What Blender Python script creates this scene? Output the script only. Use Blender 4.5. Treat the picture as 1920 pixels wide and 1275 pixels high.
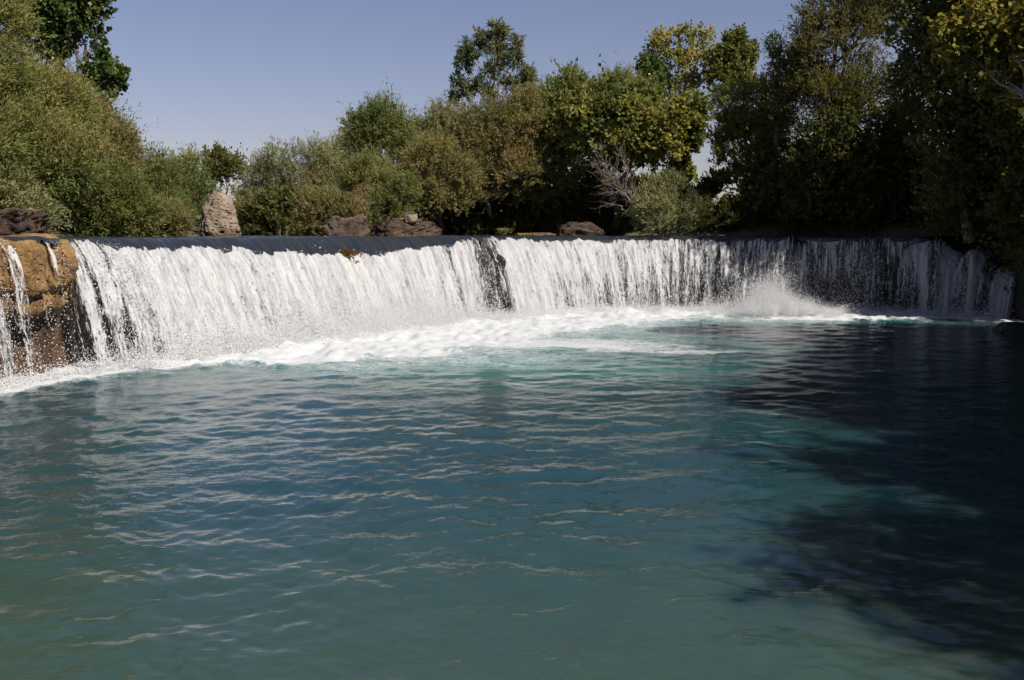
import bpy, bmesh, math, random
import numpy as np

# ------------------------------------------------------------------ camera, sky, sun, exposure
for o in list(bpy.data.objects):
    bpy.data.objects.remove(o)
S = bpy.context.scene
COL = S.collection
EYE = 3.9                       # eye height above the pool
F = 1867.0                      # focal length in pixels of the 1920 wide photograph
PITCH = math.atan((637.5 - 437.0) / F)
cam = bpy.data.cameras.new('camera')
cam.sensor_width = 36.0
cam.lens = 36.0 * F / 1920.0
cam.clip_start = 0.1
cam.clip_end = 6000
camo = bpy.data.objects.new('camera', cam)
COL.objects.link(camo)
camo.location = (0, 0, EYE)
camo.rotation_euler = (math.pi / 2 - PITCH, 0, 0)
S.camera = camo

SUN_AZ = math.radians(130)       # clockwise from +Y (view direction): 90 is straight right
SUN_EL = math.radians(45)
world = bpy.data.worlds.new('World')
S.world = world
world.use_nodes = True
wn = world.node_tree
for n in list(wn.nodes):
    wn.nodes.remove(n)
sky = wn.nodes.new('ShaderNodeTexSky')
sky.sky_type = 'NISHITA'
sky.sun_disc = False
sky.sun_elevation = SUN_EL
sky.sun_rotation = SUN_AZ
sky.altitude = 40
sky.air_density = 1.0
sky.dust_density = 0.6
sky.ozone_density = 2.2
bg = wn.nodes.new('ShaderNodeBackground')
bg.inputs['Strength'].default_value = 0.061
wo = wn.nodes.new('ShaderNodeOutputWorld')
wb = wn.nodes.new('ShaderNodeMix')            # white balance of the whole sky
wb.data_type = 'RGBA'
wb.blend_type = 'MULTIPLY'
wb.inputs[0].default_value = 1.0
wb.inputs[7].default_value = (1.16, 0.94, 1.01, 1)
wn.links.new(sky.outputs[0], wb.inputs[6])
wn.links.new(wb.outputs[2], bg.inputs[0])
wn.links.new(bg.outputs[0], wo.inputs[0])

sun = bpy.data.lights.new('sun', 'SUN')
sun.energy = 5.0
sun.angle = math.radians(0.53)
sun.color = (1.0, 0.93, 0.84)
suno = bpy.data.objects.new('sun', sun)
COL.objects.link(suno)
from mathutils import Vector
sd = Vector((math.sin(SUN_AZ) * math.cos(SUN_EL), math.cos(SUN_AZ) * math.cos(SUN_EL), math.sin(SUN_EL)))
suno.rotation_euler = sd.to_track_quat('Z', 'Y').to_euler()
suno.location = (60, 10, 60)

S.view_settings.view_transform = 'Standard'
S.view_settings.look = 'None'
S.view_settings.exposure = 0.45
S.view_settings.gamma = 1.0
S.render.engine = 'CYCLES'
S.cycles.use_denoising = True
S.cycles.use_adaptive_sampling = True
S.cycles.adaptive_threshold = 0.02
S.cycles.max_bounces = 6
S.cycles.diffuse_bounces = 2
S.cycles.glossy_bounces = 3
S.cycles.transmission_bounces = 4
S.cycles.transparent_max_bounces = 12
S.cycles.sample_clamp_indirect = 6
S.cycles.caustics_reflective = False
S.cycles.caustics_refractive = False

rng = np.random.default_rng(11)

# ------------------------------------------------------------------ helpers
def ray(px, py):
    u = (px - 960.0) / F
    v = (637.5 - py) / F
    c, s = math.cos(PITCH), math.sin(PITCH)
    return np.array([u, c + v * s, -s + v * c])

def at(px, py, d):
    """point seen at a pixel of the photograph at distance d along +Y"""
    r = ray(px, py)
    return np.array([0, 0, EYE]) + r * (d / r[1])

def on_level(px, py, z=0.0):
    r = ray(px, py)
    return np.array([0, 0, EYE]) + r * ((z - EYE) / r[2])

def _hash(ix, iy, iz, seed):
    h = (ix.astype(np.uint32) * np.uint32(374761393) + iy.astype(np.uint32) * np.uint32(668265263)
         + iz.astype(np.uint32) * np.uint32(2147483647) + np.uint32(seed * 974711 + 12345))
    h = (h ^ (h >> np.uint32(13))) * np.uint32(1274126177)
    h = h ^ (h >> np.uint32(16))
    h = h * np.uint32(2246822519)
    h = h ^ (h >> np.uint32(15))
    return h.astype(np.float64) / 4294967295.0

def vnoise(x, y, z=None, seed=0):
    """value noise in 0..1"""
    if z is None:
        z = np.zeros_like(x)
    xi, yi, zi = np.floor(x), np.floor(y), np.floor(z)
    fx, fy, fz = x - xi, y - yi, z - zi
    fx = fx * fx * fx * (fx * (fx * 6 - 15) + 10)
    fy = fy * fy * fy * (fy * (fy * 6 - 15) + 10)
    fz = fz * fz * fz * (fz * (fz * 6 - 15) + 10)
    xi = xi.astype(np.int64); yi = yi.astype(np.int64); zi = zi.astype(np.int64)
    out = 0
    for dx in (0, 1):
        wx = fx if dx else 1 - fx
        for dy in (0, 1):
            wy = fy if dy else 1 - fy
            for dz in (0, 1):
                wz = fz if dz else 1 - fz
                out = out + wx * wy * wz * _hash(xi + dx, yi + dy, zi + dz, seed)
    return out

def fbm(x, y, z=None, octv=4, seed=0, gain=0.5):
    a, s, t = 1.0, 0.0, 0.0
    x = np.asarray(x, float); y = np.asarray(y, float)
    z = np.zeros_like(x) if z is None else np.asarray(z, float)
    for o in range(octv):
        s = s + a * vnoise(x, y, z, seed + o * 17)
        t += a
        a *= gain
        x, y, z = x * 2.03 + 5.1, y * 2.03 + 1.7, z * 2.03 + 9.3
    return s / t

def sstep(a, b, x):
    t = np.clip((x - a) / (b - a), 0, 1)
    return t * t * (3 - 2 * t)

def new_mesh(name, verts, faces, smooth=True):
    """verts (n,3); faces (m,k) int array"""
    verts = np.ascontiguousarray(verts, dtype=np.float32)
    faces = np.ascontiguousarray(faces, dtype=np.int32)
    me = bpy.data.meshes.new(name)
    m, k = faces.shape
    me.vertices.add(len(verts))
    me.vertices.foreach_set('co', verts.ravel())
    me.loops.add(m * k)
    me.loops.foreach_set('vertex_index', faces.ravel())
    me.polygons.add(m)
    me.polygons.foreach_set('loop_start', np.arange(0, m * k, k, dtype=np.int32))
    me.polygons.foreach_set('loop_total', np.full(m, k, dtype=np.int32))
    me.update(calc_edges=True)
    if smooth:
        me.polygons.foreach_set('use_smooth', np.ones(m, dtype=bool))
    return me

def attr(me, name, vals):
    a = me.attributes.new(name, 'FLOAT', 'POINT')
    a.data.foreach_set('value', np.ascontiguousarray(vals, dtype=np.float32).ravel())

def attr_vec(me, name, vals):
    a = me.attributes.new(name, 'FLOAT_VECTOR', 'POINT')
    a.data.foreach_set('vector', np.ascontiguousarray(vals, dtype=np.float32).ravel())

def attr_col(me, name, vals):
    a = me.attributes.new(name, 'FLOAT_COLOR', 'POINT')
    v = np.ones((len(vals), 4), dtype=np.float32)
    v[:, :3] = vals
    a.data.foreach_set('color', v.ravel())

def grid_faces(nr, nc):
    i = np.arange(nr * nc).reshape(nr, nc)
    return np.stack([i[:-1, :-1], i[:-1, 1:], i[1:, 1:], i[1:, :-1]], -1).reshape(-1, 4)

def obj(name, me, mat=None, parent=None):
    o = bpy.data.objects.new(name, me)
    COL.objects.link(o)
    if mat is not None:
        me.materials.append(mat)
    if parent is not None:
        o.parent = parent
        o.matrix_parent_inverse = parent.matrix_world.inverted()
    return o

def empty(name, loc=(0, 0, 0)):
    o = bpy.data.objects.new(name, None)
    COL.objects.link(o)
    o.location = loc
    o.empty_display_size = 0.3
    from mathutils import Matrix
    o.matrix_world = Matrix.Translation(Vector(loc))
    return o

def tag(o, label=None, cat=None, group=None, kind=None):
    if label: o['label'] = label
    if cat: o['category'] = cat
    if group: o['group'] = group
    if kind: o['kind'] = kind
    return o

# ------------------------------------------------------------------ node helper
class NT:
    def __init__(self, name):
        self.m = bpy.data.materials.new(name)
        self.m.use_nodes = True
        self.t = self.m.node_tree
        for n in list(self.t.nodes):
            self.t.nodes.remove(n)
        self.out = self.n('ShaderNodeOutputMaterial')
    def n(self, typ, **kw):
        nd = self.t.nodes.new(typ)
        for k, v in kw.items():
            setattr(nd, k, v)
        return nd
    def set(self, sock, v):
        if isinstance(v, bpy.types.NodeSocket):
            self.t.links.new(v, sock)
        else:
            if isinstance(v, (tuple, list)) and len(v) == 3 and sock.type == 'RGBA':
                v = (*v, 1)
            sock.default_value = v
    def math(self, op, a, b=0.0, c=0.0, clamp=False):
        nd = self.n('ShaderNodeMath', operation=op, use_clamp=clamp)
        self.set(nd.inputs[0], a); self.set(nd.inputs[1], b); self.set(nd.inputs[2], c)
        return nd.outputs[0]
    def smooth(self, x, lo, hi, o0=0.0, o1=1.0):
        nd = self.n('ShaderNodeMapRange', interpolation_type='SMOOTHSTEP')
        self.set(nd.inputs[0], x); self.set(nd.inputs[1], lo); self.set(nd.inputs[2], hi)
        self.set(nd.inputs[3], o0); self.set(nd.inputs[4], o1)
        return nd.outputs[0]
    def attr(self, name, out='Fac'):
        nd = self.n('ShaderNodeAttribute', attribute_name=name)
        return nd.outputs[out]
    def pos(self):
        return self.n('ShaderNodeNewGeometry').outputs['Position']
    def mapv(self, vec, scale=(1, 1, 1), loc=(0, 0, 0), rot=(0, 0, 0)):
        nd = self.n('ShaderNodeMapping')
        self.set(nd.inputs['Vector'], vec)
        nd.inputs['Scale'].default_value = scale
        nd.inputs['Location'].default_value = loc
        nd.inputs['Rotation'].default_value = rot
        return nd.outputs[0]
    def noise(self, vec, scale=1.0, detail=4.0, rough=0.55, dist=0.0, out='Fac'):
        nd = self.n('ShaderNodeTexNoise')
        self.set(nd.inputs['Vector'], vec)
        nd.inputs['Scale'].default_value = scale
        nd.inputs['Detail'].default_value = detail
        nd.inputs['Roughness'].default_value = rough
        nd.inputs['Distortion'].default_value = dist
        return nd.outputs[out]
    def voro(self, vec, scale=1.0, feature='F1'):
        nd = self.n('ShaderNodeTexVoronoi', feature=feature)
        self.set(nd.inputs['Vector'], vec)
        nd.inputs['Scale'].default_value = scale
        return nd.outputs['Distance']
    def mix(self, f, a, b, blend='MIX'):
        nd = self.n('ShaderNodeMix', data_type='RGBA', blend_type=blend)
        self.set(nd.inputs[0], f); self.set(nd.inputs[6], a); self.set(nd.inputs[7], b)
        return nd.outputs[2]
    def ramp(self, f, stops):
        nd = self.n('ShaderNodeValToRGB')
        cr = nd.color_ramp
        while len(cr.elements) < len(stops):
            cr.elements.new(0.5)
        for e, (p, c) in zip(cr.elements, stops):
            e.position = p
            e.color = (*c, 1)
        self.set(nd.inputs[0], f)
        return nd.outputs[0]
    def bump(self, h, strength=0.5, dist=0.05, normal=None):
        nd = self.n('ShaderNodeBump')
        nd.inputs['Strength'].default_value = strength
        nd.inputs['Distance'].default_value = dist
        self.set(nd.inputs['Height'], h)
        if normal is not None:
            self.set(nd.inputs['Normal'], normal)
        return nd.outputs[0]
    def principled(self, **kw):
        nd = self.n('ShaderNodeBsdfPrincipled')
        for k, v in kw.items():
            self.set(nd.inputs[k.replace('_', ' ')], v)
        return nd.outputs[0]
    def mixs(self, f, a, b):
        nd = self.n('ShaderNodeMixShader')
        self.set(nd.inputs[0], f); self.set(nd.inputs[1], a); self.set(nd.inputs[2], b)
        return nd.outputs[0]
    def done(self, sh):
        self.t.links.new(sh, self.out.inputs['Surface'])
        return self.m

# ------------------------------------------------------------------ materials
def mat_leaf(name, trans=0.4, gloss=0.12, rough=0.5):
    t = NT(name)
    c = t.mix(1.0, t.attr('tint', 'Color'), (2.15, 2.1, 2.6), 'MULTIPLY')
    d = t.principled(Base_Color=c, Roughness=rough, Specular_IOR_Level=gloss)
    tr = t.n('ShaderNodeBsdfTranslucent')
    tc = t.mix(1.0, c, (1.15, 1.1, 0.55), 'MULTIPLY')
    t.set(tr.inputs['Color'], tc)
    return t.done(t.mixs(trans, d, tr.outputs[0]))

def mat_bark(name, c0, c1):
    t = NT(name)
    p = t.mapv(t.pos(), (1, 1, 0.25))
    n = t.noise(p, 9, 6, 0.65)
    col = t.ramp(n, [(0.3, c0), (0.7, c1)])
    return t.done(t.principled(Base_Color=col, Roughness=0.9, Normal=t.bump(n, 0.8, 0.05)))

def mat_rock(name, stops, scale=1.4, wet=None, crack=0.6, rough=0.85, relief=(0.7, 0.06)):
    t = NT(name)
    p = t.pos()
    n = t.noise(p, scale, 8, 0.62, 0.4)
    n2 = t.noise(p, scale * 6, 6, 0.65)
    f = t.math('ADD', t.math('MULTIPLY', n, 0.7), t.math('MULTIPLY', n2, 0.3))
    col = t.ramp(f, stops)
    v = t.smooth(t.voro(t.mapv(p, (1, 1, 1.4)), scale * 3.5), 0.0, 0.35)
    h = t.math('ADD', t.math('MULTIPLY', n2, 0.6), t.math('MULTIPLY', v, crack))
    r = rough
    if wet is not None:                        # stained waterline, dark and wet below a level; on travertine, hollow's shade painted in
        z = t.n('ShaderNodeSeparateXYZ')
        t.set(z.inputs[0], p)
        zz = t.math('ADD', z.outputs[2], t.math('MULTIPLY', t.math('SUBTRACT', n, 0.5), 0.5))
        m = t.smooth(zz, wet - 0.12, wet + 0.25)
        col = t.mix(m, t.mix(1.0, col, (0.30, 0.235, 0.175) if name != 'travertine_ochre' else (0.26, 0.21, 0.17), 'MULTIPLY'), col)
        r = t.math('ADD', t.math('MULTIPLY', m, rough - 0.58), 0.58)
    return t.done(t.principled(Base_Color=col, Roughness=r, Normal=t.bump(h, *relief)))

M_leaf = mat_leaf('leaf_matte', 0.46, 0.1, 0.6)
M_leaf_gloss = mat_leaf('leaf_glossy', 0.35, 0.35, 0.38)
M_bark_grey = mat_bark('bark_grey', (0.10, 0.085, 0.07), (0.22, 0.19, 0.16))
M_bark_dark = mat_bark('bark_dark', (0.035, 0.028, 0.02), (0.10, 0.085, 0.065))
M_bark_pale = mat_bark('bark_pale', (0.22, 0.18, 0.14), (0.42, 0.37, 0.31))
M_bark_dead = mat_bark('bark_dead', (0.09, 0.07, 0.055), (0.22, 0.18, 0.15))
M_rock_tan = mat_rock('limestone_tan', [(0.3, (0.09, 0.06, 0.042)), (0.48, (0.21, 0.155, 0.11)), (0.7, (0.30, 0.235, 0.175))], 1.2, 3.9, 0.8, 0.88, (1.0, 0.09))
M_rock_brown = mat_rock('tufa_brown', [(0.3, (0.03, 0.017, 0.010)), (0.45, (0.10, 0.056, 0.032)), (0.58, (0.22, 0.15, 0.09)), (0.72, (0.36, 0.28, 0.19))], 1.9, 4.62, 0.8, 0.9, (1.0, 0.10))
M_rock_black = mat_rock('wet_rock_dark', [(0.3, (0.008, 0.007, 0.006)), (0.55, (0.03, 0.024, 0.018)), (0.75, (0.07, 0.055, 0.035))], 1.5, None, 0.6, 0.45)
M_rock_ochre = mat_rock('travertine_ochre', [(0.30, (0.025, 0.016, 0.008)), (0.43, (0.12, 0.064, 0.020)), (0.54, (0.23, 0.13, 0.040)), (0.70, (0.33, 0.215, 0.085))], 1.5, 1.75, 0.8, 0.7, (1.0, 0.14))  # darkened low down: shade of the hollow put into the colour

def mat_ground():
    t = NT('ground_earth')
    p = t.pos()
    n = t.noise(p, 0.35, 7, 0.6)
    n2 = t.noise(p, 5.0, 6, 0.65)
    f = t.math('ADD', t.math('MULTIPLY', n, 0.6), t.math('MULTIPLY', n2, 0.4))
    col = t.ramp(f, [(0.32, (0.03, 0.03, 0.012)), (0.50, (0.07, 0.06, 0.028)), (0.66, (0.17, 0.12, 0.065)), (0.8, (0.30, 0.22, 0.14))])
    return t.done(t.principled(Base_Color=col, Roughness=0.95, Normal=t.bump(n2, 0.6, 0.08)))
M_ground = mat_ground()

def mat_pool():
    t = NT('pool_water')
    p = t.pos()
    foam = t.attr('foam'); aer = t.attr('aer')
    # turbid turquoise water body
    nbig = t.noise(t.mapv(p, (1, 0.6, 1)), 0.22, 4, 0.5)
    deep = t.mix(t.smooth(nbig, 0.35, 0.7), (0.011, 0.043, 0.055), (0.014, 0.051, 0.057))
    yy = t.n('ShaderNodeSeparateXYZ')
    t.set(yy.inputs[0], p)
    shal = t.smooth(t.math('ADD', yy.outputs[1], t.math('MULTIPLY', nbig, 6.0)), 19.0, 10.0)     # pale bottom showing where the pool is shallow
    bank = t.smooth(t.math('SUBTRACT', yy.outputs[0], t.math('MULTIPLY', yy.outputs[1], 0.30)), 0.5, 5.5, 0.0, 0.8)   # shallows along the right bank
    deep = t.mix(t.math('MAXIMUM', shal, bank), deep, (0.034, 0.066, 0.052))
    body = t.mix(t.smooth(aer, 0.0, 1.0), deep, (0.05, 0.20, 0.19))
    # foam breaks into lace and streaks
    n1 = t.noise(t.mapv(p, (1, 1.3, 1)), 1.3, 8, 0.68, 1.2)
    n2 = t.noise(t.mapv(p, (1, 1.0, 1), (7, 3, 0)), 8.0, 6, 0.7, 0.8)
    nn = t.math('ADD', t.math('MULTIPLY', n1, 0.55), t.math('MULTIPLY', n2, 0.45))
    thr = t.math('SUBTRACT', 0.74, t.math('MULTIPLY', foam, 0.62))
    fm = t.smooth(nn, t.math('SUBTRACT', thr, 0.04), t.math('ADD', thr, 0.28))
    fm = t.math('MULTIPLY', fm, t.smooth(foam, 0.02, 0.2))
    # fine ripples
    r1 = t.noise(t.mapv(p, (0.8, 1.5, 1)), 5.0, 3, 0.5, 0.3)
    r2 = t.noise(t.mapv(p, (0.9, 1.3, 1), (3, 9, 0), (0, 0, 0.4)), 15.0, 2, 0.5)
    gust = t.smooth(t.noise(p, 0.16, 3, 0.5), 0.35, 0.65, 0.35, 1.0)
    rough_h = t.math('MULTIPLY', t.math('ADD', r1, t.math('MULTIPLY', r2, 0.42)), gust)
    h = t.math('ADD', rough_h, t.math('MULTIPLY', t.math('MULTIPLY', n2, fm), 1.6))
    nrm = t.bump(h, 0.55, 0.026)
    wat = t.principled(Base_Color=body, Roughness=0.045, IOR=1.333, Normal=nrm, Subsurface_Weight=1.0, Subsurface_Radius=(2.5, 5.0, 5.5), Subsurface_Scale=1.0)
    wh = t.principled(Base_Color=t.mix(n2, (0.42, 0.46, 0.47), (0.60, 0.60, 0.595)), Roughness=0.6, Normal=nrm)
    return t.done(t.mixs(fm, wat, wh))
M_pool = mat_pool()

def mat_river():
    t = NT('river_water')
    p = t.pos()
    r1 = t.noise(t.mapv(p, (1, 1, 1)), 1.6, 5, 0.55, 0.5)
    return t.done(t.principled(Base_Color=(0.010, 0.022, 0.022), Roughness=0.05, IOR=1.333, Normal=t.bump(r1, 0.35, 0.04)))
M_river = mat_river()

def mat_curtain(name, seed, back):
    t = NT(name)
    st = t.attr('flow', 'Vector')               # (metres along the crest, metres down the stream, 0)
    dens = t.attr('dens'); white = t.attr('white'); fall = t.attr('fall')
    o = (seed * 7.3, seed * 3.1, seed)
    a = t.noise(t.mapv(st, (2.2, 0.22, 1), o), 1.0, 5, 0.6, 0.25)        # broad ribbons
    b = t.noise(t.mapv(st, (8, 0.75, 1), o), 1.0, 5, 0.6, 0.35)           # threads
    c = t.noise(t.mapv(st, (24, 4.5, 1), o), 1.0, 4, 0.65, 0.8)            # lace and drops
    wc = t.math('MULTIPLY', t.smooth(fall, 0.1, 0.9), 0.22)
    nn = t.math('ADD', t.math('MULTIPLY', a, 0.34), t.math('MULTIPLY', b, t.math('SUBTRACT', 0.46, wc)))
    nn = t.math('ADD', nn, t.math('MULTIPLY', c, t.math('ADD', 0.2, wc)))
    thr = t.math('SUBTRACT', 0.74, t.math('MULTIPLY', dens, 0.46))
    al = t.smooth(nn, t.math('SUBTRACT', thr, 0.035), t.math('ADD', thr, 0.045))
    # the unbroken glassy lip
    lipn = t.noise(t.mapv(st, (5, 0.5, 1), o), 1.0, 4, 0.6, 0.4)
    alpha = t.math('MAXIMUM', al, t.math('SUBTRACT', 1.0, t.smooth(white, 0.25, 0.5))) if not back else t.math('MULTIPLY', al, t.smooth(white, 0.5, 0.9))
    h = t.math('ADD', t.math('MULTIPLY', b, 0.7), t.math('MULTIPLY', c, 0.8))
    nrm = t.bump(h, 0.55, 0.08)
    tone = t.mix(t.smooth(t.math('ADD', t.math('MULTIPLY', a, 0.3), t.math('ADD', t.math('MULTIPLY', b, 0.4), t.math('MULTIPLY', c, 0.3))), 0.36, 0.57), (0.28, 0.315, 0.34), (0.645, 0.635, 0.635))
    d = t.principled(Base_Color=tone, Roughness=0.28, IOR=1.333, Normal=nrm)
    tr = t.n('ShaderNodeBsdfTranslucent')
    t.set(tr.inputs['Color'], (0.74, 0.76, 0.76))
    t.set(tr.inputs['Normal'], nrm)
    wh = t.mixs(0.35, d, tr.outputs[0])
    lipb = t.bump(lipn, 0.8, 0.09)
    lip = t.principled(Base_Color=t.ramp(lipn, [(0.4, (0.012, 0.020, 0.032)), (0.75, (0.040, 0.034, 0.022))]), Roughness=0.06, IOR=1.333, Normal=lipb)
    w = t.smooth(white, 0.3, 0.6)
    sh = t.mixs(w, lip, wh)
    tp = t.n('ShaderNodeBsdfTransparent')
    return t.done(t.mixs(alpha, tp.outputs[0], sh))
M_curtain = mat_curtain('falling_water', 1, False)
M_curtain_b = mat_curtain('falling_water_behind', 5, True)

def mat_drops():
    t = NT('water_drops')
    d = t.principled(Base_Color=(0.7, 0.7, 0.7), Roughness=0.2, IOR=1.333)
    tr = t.n('ShaderNodeBsdfTranslucent')
    t.set(tr.inputs['Color'], (0.78, 0.79, 0.8))
    return t.done(t.mixs(0.4, d, tr.outputs[0]))
M_drops = mat_drops()

# ------------------------------------------------------------------ plan of the fall
# foot of the fall in the photograph, (pixel x, pixel y) on the pool level
FOOT_PX = [(-160, 775), (-70, 745), (0, 727), (60, 716), (130, 704), (250, 688), (350, 671), (450, 655), (550, 640), (650, 625), (760, 609),
           (850, 601), (950, 596), (1050, 588), (1150, 583), (1300, 582), (1450, 586), (1600, 589), (1720, 592), (1800, 595), (1885, 600)]
fp = np.array([on_level(x, y)[:2] for x, y in FOOT_PX])
fpx = np.array([x for x, _ in FOOT_PX], float)
def catmull(P, per):
    P = np.vstack([2 * P[0] - P[1], P, 2 * P[-1] - P[-2]])
    out = []
    for i in range(1, len(P) - 2):
        p0, p1, p2, p3 = P[i - 1], P[i], P[i + 1], P[i + 2]
        for t in np.linspace(0, 1, per, endpoint=False):
            out.append(0.5 * ((2 * p1) + (-p0 + p2) * t + (2 * p0 - 5 * p1 + 4 * p2 - p3) * t * t + (-p0 + 3 * p1 - 3 * p2 + p3) * t ** 3))
    out.append(P[-2])
    return np.array(out)
raw = catmull(np.column_stack([fp, fpx]), 40)
ker = np.hanning(91); ker /= ker.sum()
pad = 45
ext = np.vstack([raw[:1] + (raw[:1] - raw[1:2]) * np.arange(pad, 0, -1)[:, None], raw, raw[-1:] + (raw[-1:] - raw[-2:-1]) * np.arange(1, pad + 1)[:, None]])
raw = np.column_stack([np.convolve(ext[:, k], ker, 'valid') for k in range(3)])
seg = np.r_[0, np.cumsum(np.linalg.norm(np.diff(raw[:, :2], axis=0), axis=1))]
SLEN = seg[-1]
def curve(s):
    """foot point, outward normal (towards the pool) and photo column for arc lengths s"""
    x = np.interp(s, seg, raw[:, 0]); y = np.interp(s, seg, raw[:, 1]); px = np.interp(s, seg, raw[:, 2])
    e = 0.6
    tx = np.interp(s + e, seg, raw[:, 0]) - np.interp(s - e, seg, raw[:, 0])
    ty = np.interp(s + e, seg, raw[:, 1]) - np.interp(s - e, seg, raw[:, 1])
    l = np.hypot(tx, ty) + 1e-9
    return x, y, ty / l, -tx / l, px
def bycol(px, table):
    t = np.array(table, float)
    return np.interp(px, t[:, 0], t[:, 1])
RIVER = 3.75
def tz(s, px):
    """throw and crest height along the lip, uneven as the rock under it"""
    s = np.asarray(s, float)
    T = bycol(px, THROW) * (1 + (fbm(s * 0.32, s * 0, octv=4, seed=81) - 0.5) * 0.34)
    z = bycol(px, CRESTZ) + (fbm(s * 0.55 + 3, s * 0, octv=4, seed=82) - 0.5) * 0.10
    z = z + (fbm(s * 1.5 + 7, s * 0, octv=4, seed=83) - 0.5) * 0.75 * sstep(1715, 1775, px)
    T = T + (fbm(s * 1.3 + 2, s * 0, octv=4, seed=84) - 0.5) * 1.0 * sstep(1715, 1775, px)
    return T, z
THROW = [(-200, 1.3), (0, 1.25), (110, 1.3), (165, 1.4), (200, 1.7), (250, 2.1), (320, 2.4), (600, 2.6), (850, 2.5), (920, 2.2), (960, 2.2), (990, 2.5), (1100, 2.3), (1500, 2.2), (1700, 2.0), (1760, 1.7), (1885, 1.5)]
CRESTZ = [(-200, 3.82), (140, 3.80), (185, 3.76), (400, 3.76), (1700, 3.75), (1725, 3.66), (1760, 3.35), (1795, 3.0), (1830, 2.55), (1865, 2.15), (1900, 1.9)]
DENS = [(-200, 0.2), (-20, 0.25), (0.0, 0.1), (10.9, 0.62), (35.4, 0.62), (46.2, 0.06), (57.1, 0.08), (65.3, 0.55), (78.9, 0.55), (89.8, 0.06), (103.4, 0.12), (111.5, 0.42), (119.7, 0.12), (133.3, 0.12), (144.2, 0.45), (155.0, 0.2), (171.4, 0.3), (182.2, 0.62), (200.5, 0.62), (211.1, 0.5), (228.9, 0.62), (264.5, 0.6), (292.9, 0.66), (330, 0.8), (400, 0.92), (470, 0.9), (500, 0.78), (520, 0.7), (545, 0.85), (600, 0.98), (700, 1.0), (755, 0.98), (780, 0.75), (830, 0.8), (860, 0.72), (872, 0.55), (884, 0.82), (905, 0.7), (920, 0.5), (945, 0.48), (958, 0.42), (968, 0.6), (978, 1.0), (1000, 1.0), (1012, 0.74), (1060, 0.7), (1200, 0.62), (1300, 0.55), (1380, 0.5), (1450, 0.48), (1520, 0.48), (1640, 0.46), (1695, 0.5), (1718, 0.62), (1732, 0.7), (1745, 0.46), (1768, 0.82), (1780, 0.6), (1795, 0.44), (1812, 0.74), (1824, 0.5), (1838, 0.4), (1852, 0.56), (1868, 0.92), (1900, 0.95)]
WHITEZ = [(-200, 3.8), (165, 3.66), (185, 3.60), (250, 3.60), (305, 3.45), (340, 3.28), (400, 3.34), (480, 3.36), (560, 3.10), (600, 3.16), (650, 3.02), (700, 2.92), (760, 3.05), (800, 3.12), (860, 3.25), (884, 3.33),
          (895, 3.52), (925, 3.60), (985, 3.55), (1050, 3.46), (1200, 3.46), (1500, 3.52), (1700, 3.50), (1760, 3.6), (1885, 3.6)]

# ------------------------------------------------------------------ ground, river, pool
def poly_sd(P, X, Y):
    """signed distance to a polygon (negative inside)"""
    d = np.full(X.shape, 1e9); ins = np.zeros(X.shape, bool)
    n = len(P)
    for i in range(n):
        a, b = P[i], P[(i + 1) % n]
        ex, ey = b - a
        wx, wy = X - a[0], Y - a[1]
        t = np.clip((wx * ex + wy * ey) / (ex * ex + ey * ey + 1e-12), 0, 1)
        d = np.minimum(d, np.hypot(wx - ex * t, wy - ey * t))
        c = ((a[1] <= Y) & (b[1] > Y)) | ((b[1] <= Y) & (a[1] > Y))
        with np.errstate(divide='ignore', invalid='ignore'):
            xi = a[0] + (Y - a[1]) / (b[1] - a[1] + 1e-12) * ex
        ins ^= c & (X < xi)
    return np.where(ins, -d, d)

sN = np.linspace(0.2, SLEN - 0.2, 160)
cx, cy, nx, ny, cpx = curve(sN)
thr_ = bycol(cpx, THROW)
crest = np.column_stack([cx - nx * thr_, cy - ny * thr_])
back = np.column_stack([cx - nx * (thr_ + 0.8), cy - ny * (thr_ + 0.8)])
POOL = np.vstack([[[-15.5, -25]], [[-15.6, 10]], back[::4], [[24.2, 40]], [[17.2, 28]], [[12.6, 18]], [[9.3, 10]], [[7.2, 2]], [[7.2, -25]]])
RIVP = np.vstack([crest[8::4], [[23.5, 48]], [[21.5, 53]], [[14, 57]], [[9, 57.5]], [[5.5, 61]], [[-3, 61.5]], [[-9, 59]], [[-12, 64]], [[-14, 80]], [[-16, 150]], [[-30, 150]], [[-23, 90]],
                  [[-19.5, 62]], [[-17.2, 46]], [[-16.4, 36]], [[-16.2, 29]]])

def axis(lo, hi, core0, core1, step, grow=1.22):
    a = list(np.arange(core0, core1 + 1e-6, step))
    s = step
    while a[-1] < hi:
        s *= grow; a.append(a[-1] + s)
    s = step
    while a[0] > lo:
        s *= grow; a.insert(0, a[0] - s)
    return np.array(a)
gx = axis(-3500, 3500, -30, 34, 0.55)
gy = axis(-400, 4500, -6, 66, 0.55)
GX, GY = np.meshgrid(gx, gy)
sr = poly_sd(RIVP, GX, GY)
sp = poly_sd(POOL, GX, GY)
nz = fbm(GX * 0.35, GY * 0.35, octv=4, seed=3)
far = sstep(80, 400, np.hypot(GX, GY - 40))
def ground_h(X, Y, sr, sp, nz):
    land = 4.15 + (nz - 0.45) * 0.5 + np.clip((sr - 6) * 0.05, 0, 0.7)
    land = land + 2.5 * sstep(57, 68, Y + 0.35 * np.abs(X - 8)) * sstep(-8, 4, X) + 2.0 * sstep(24.5, 30, X) * sstep(5, 25, Y)
    hr = RIVER + np.clip(sr * 0.35, -0.9, 4.5) - 0.06
    hp = np.clip(sp * 1.7 + (nz - 0.5) * 1.2 * (sp > 0), -2.5, 5.2)
    return np.minimum(np.minimum(land, hr), hp)
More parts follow.
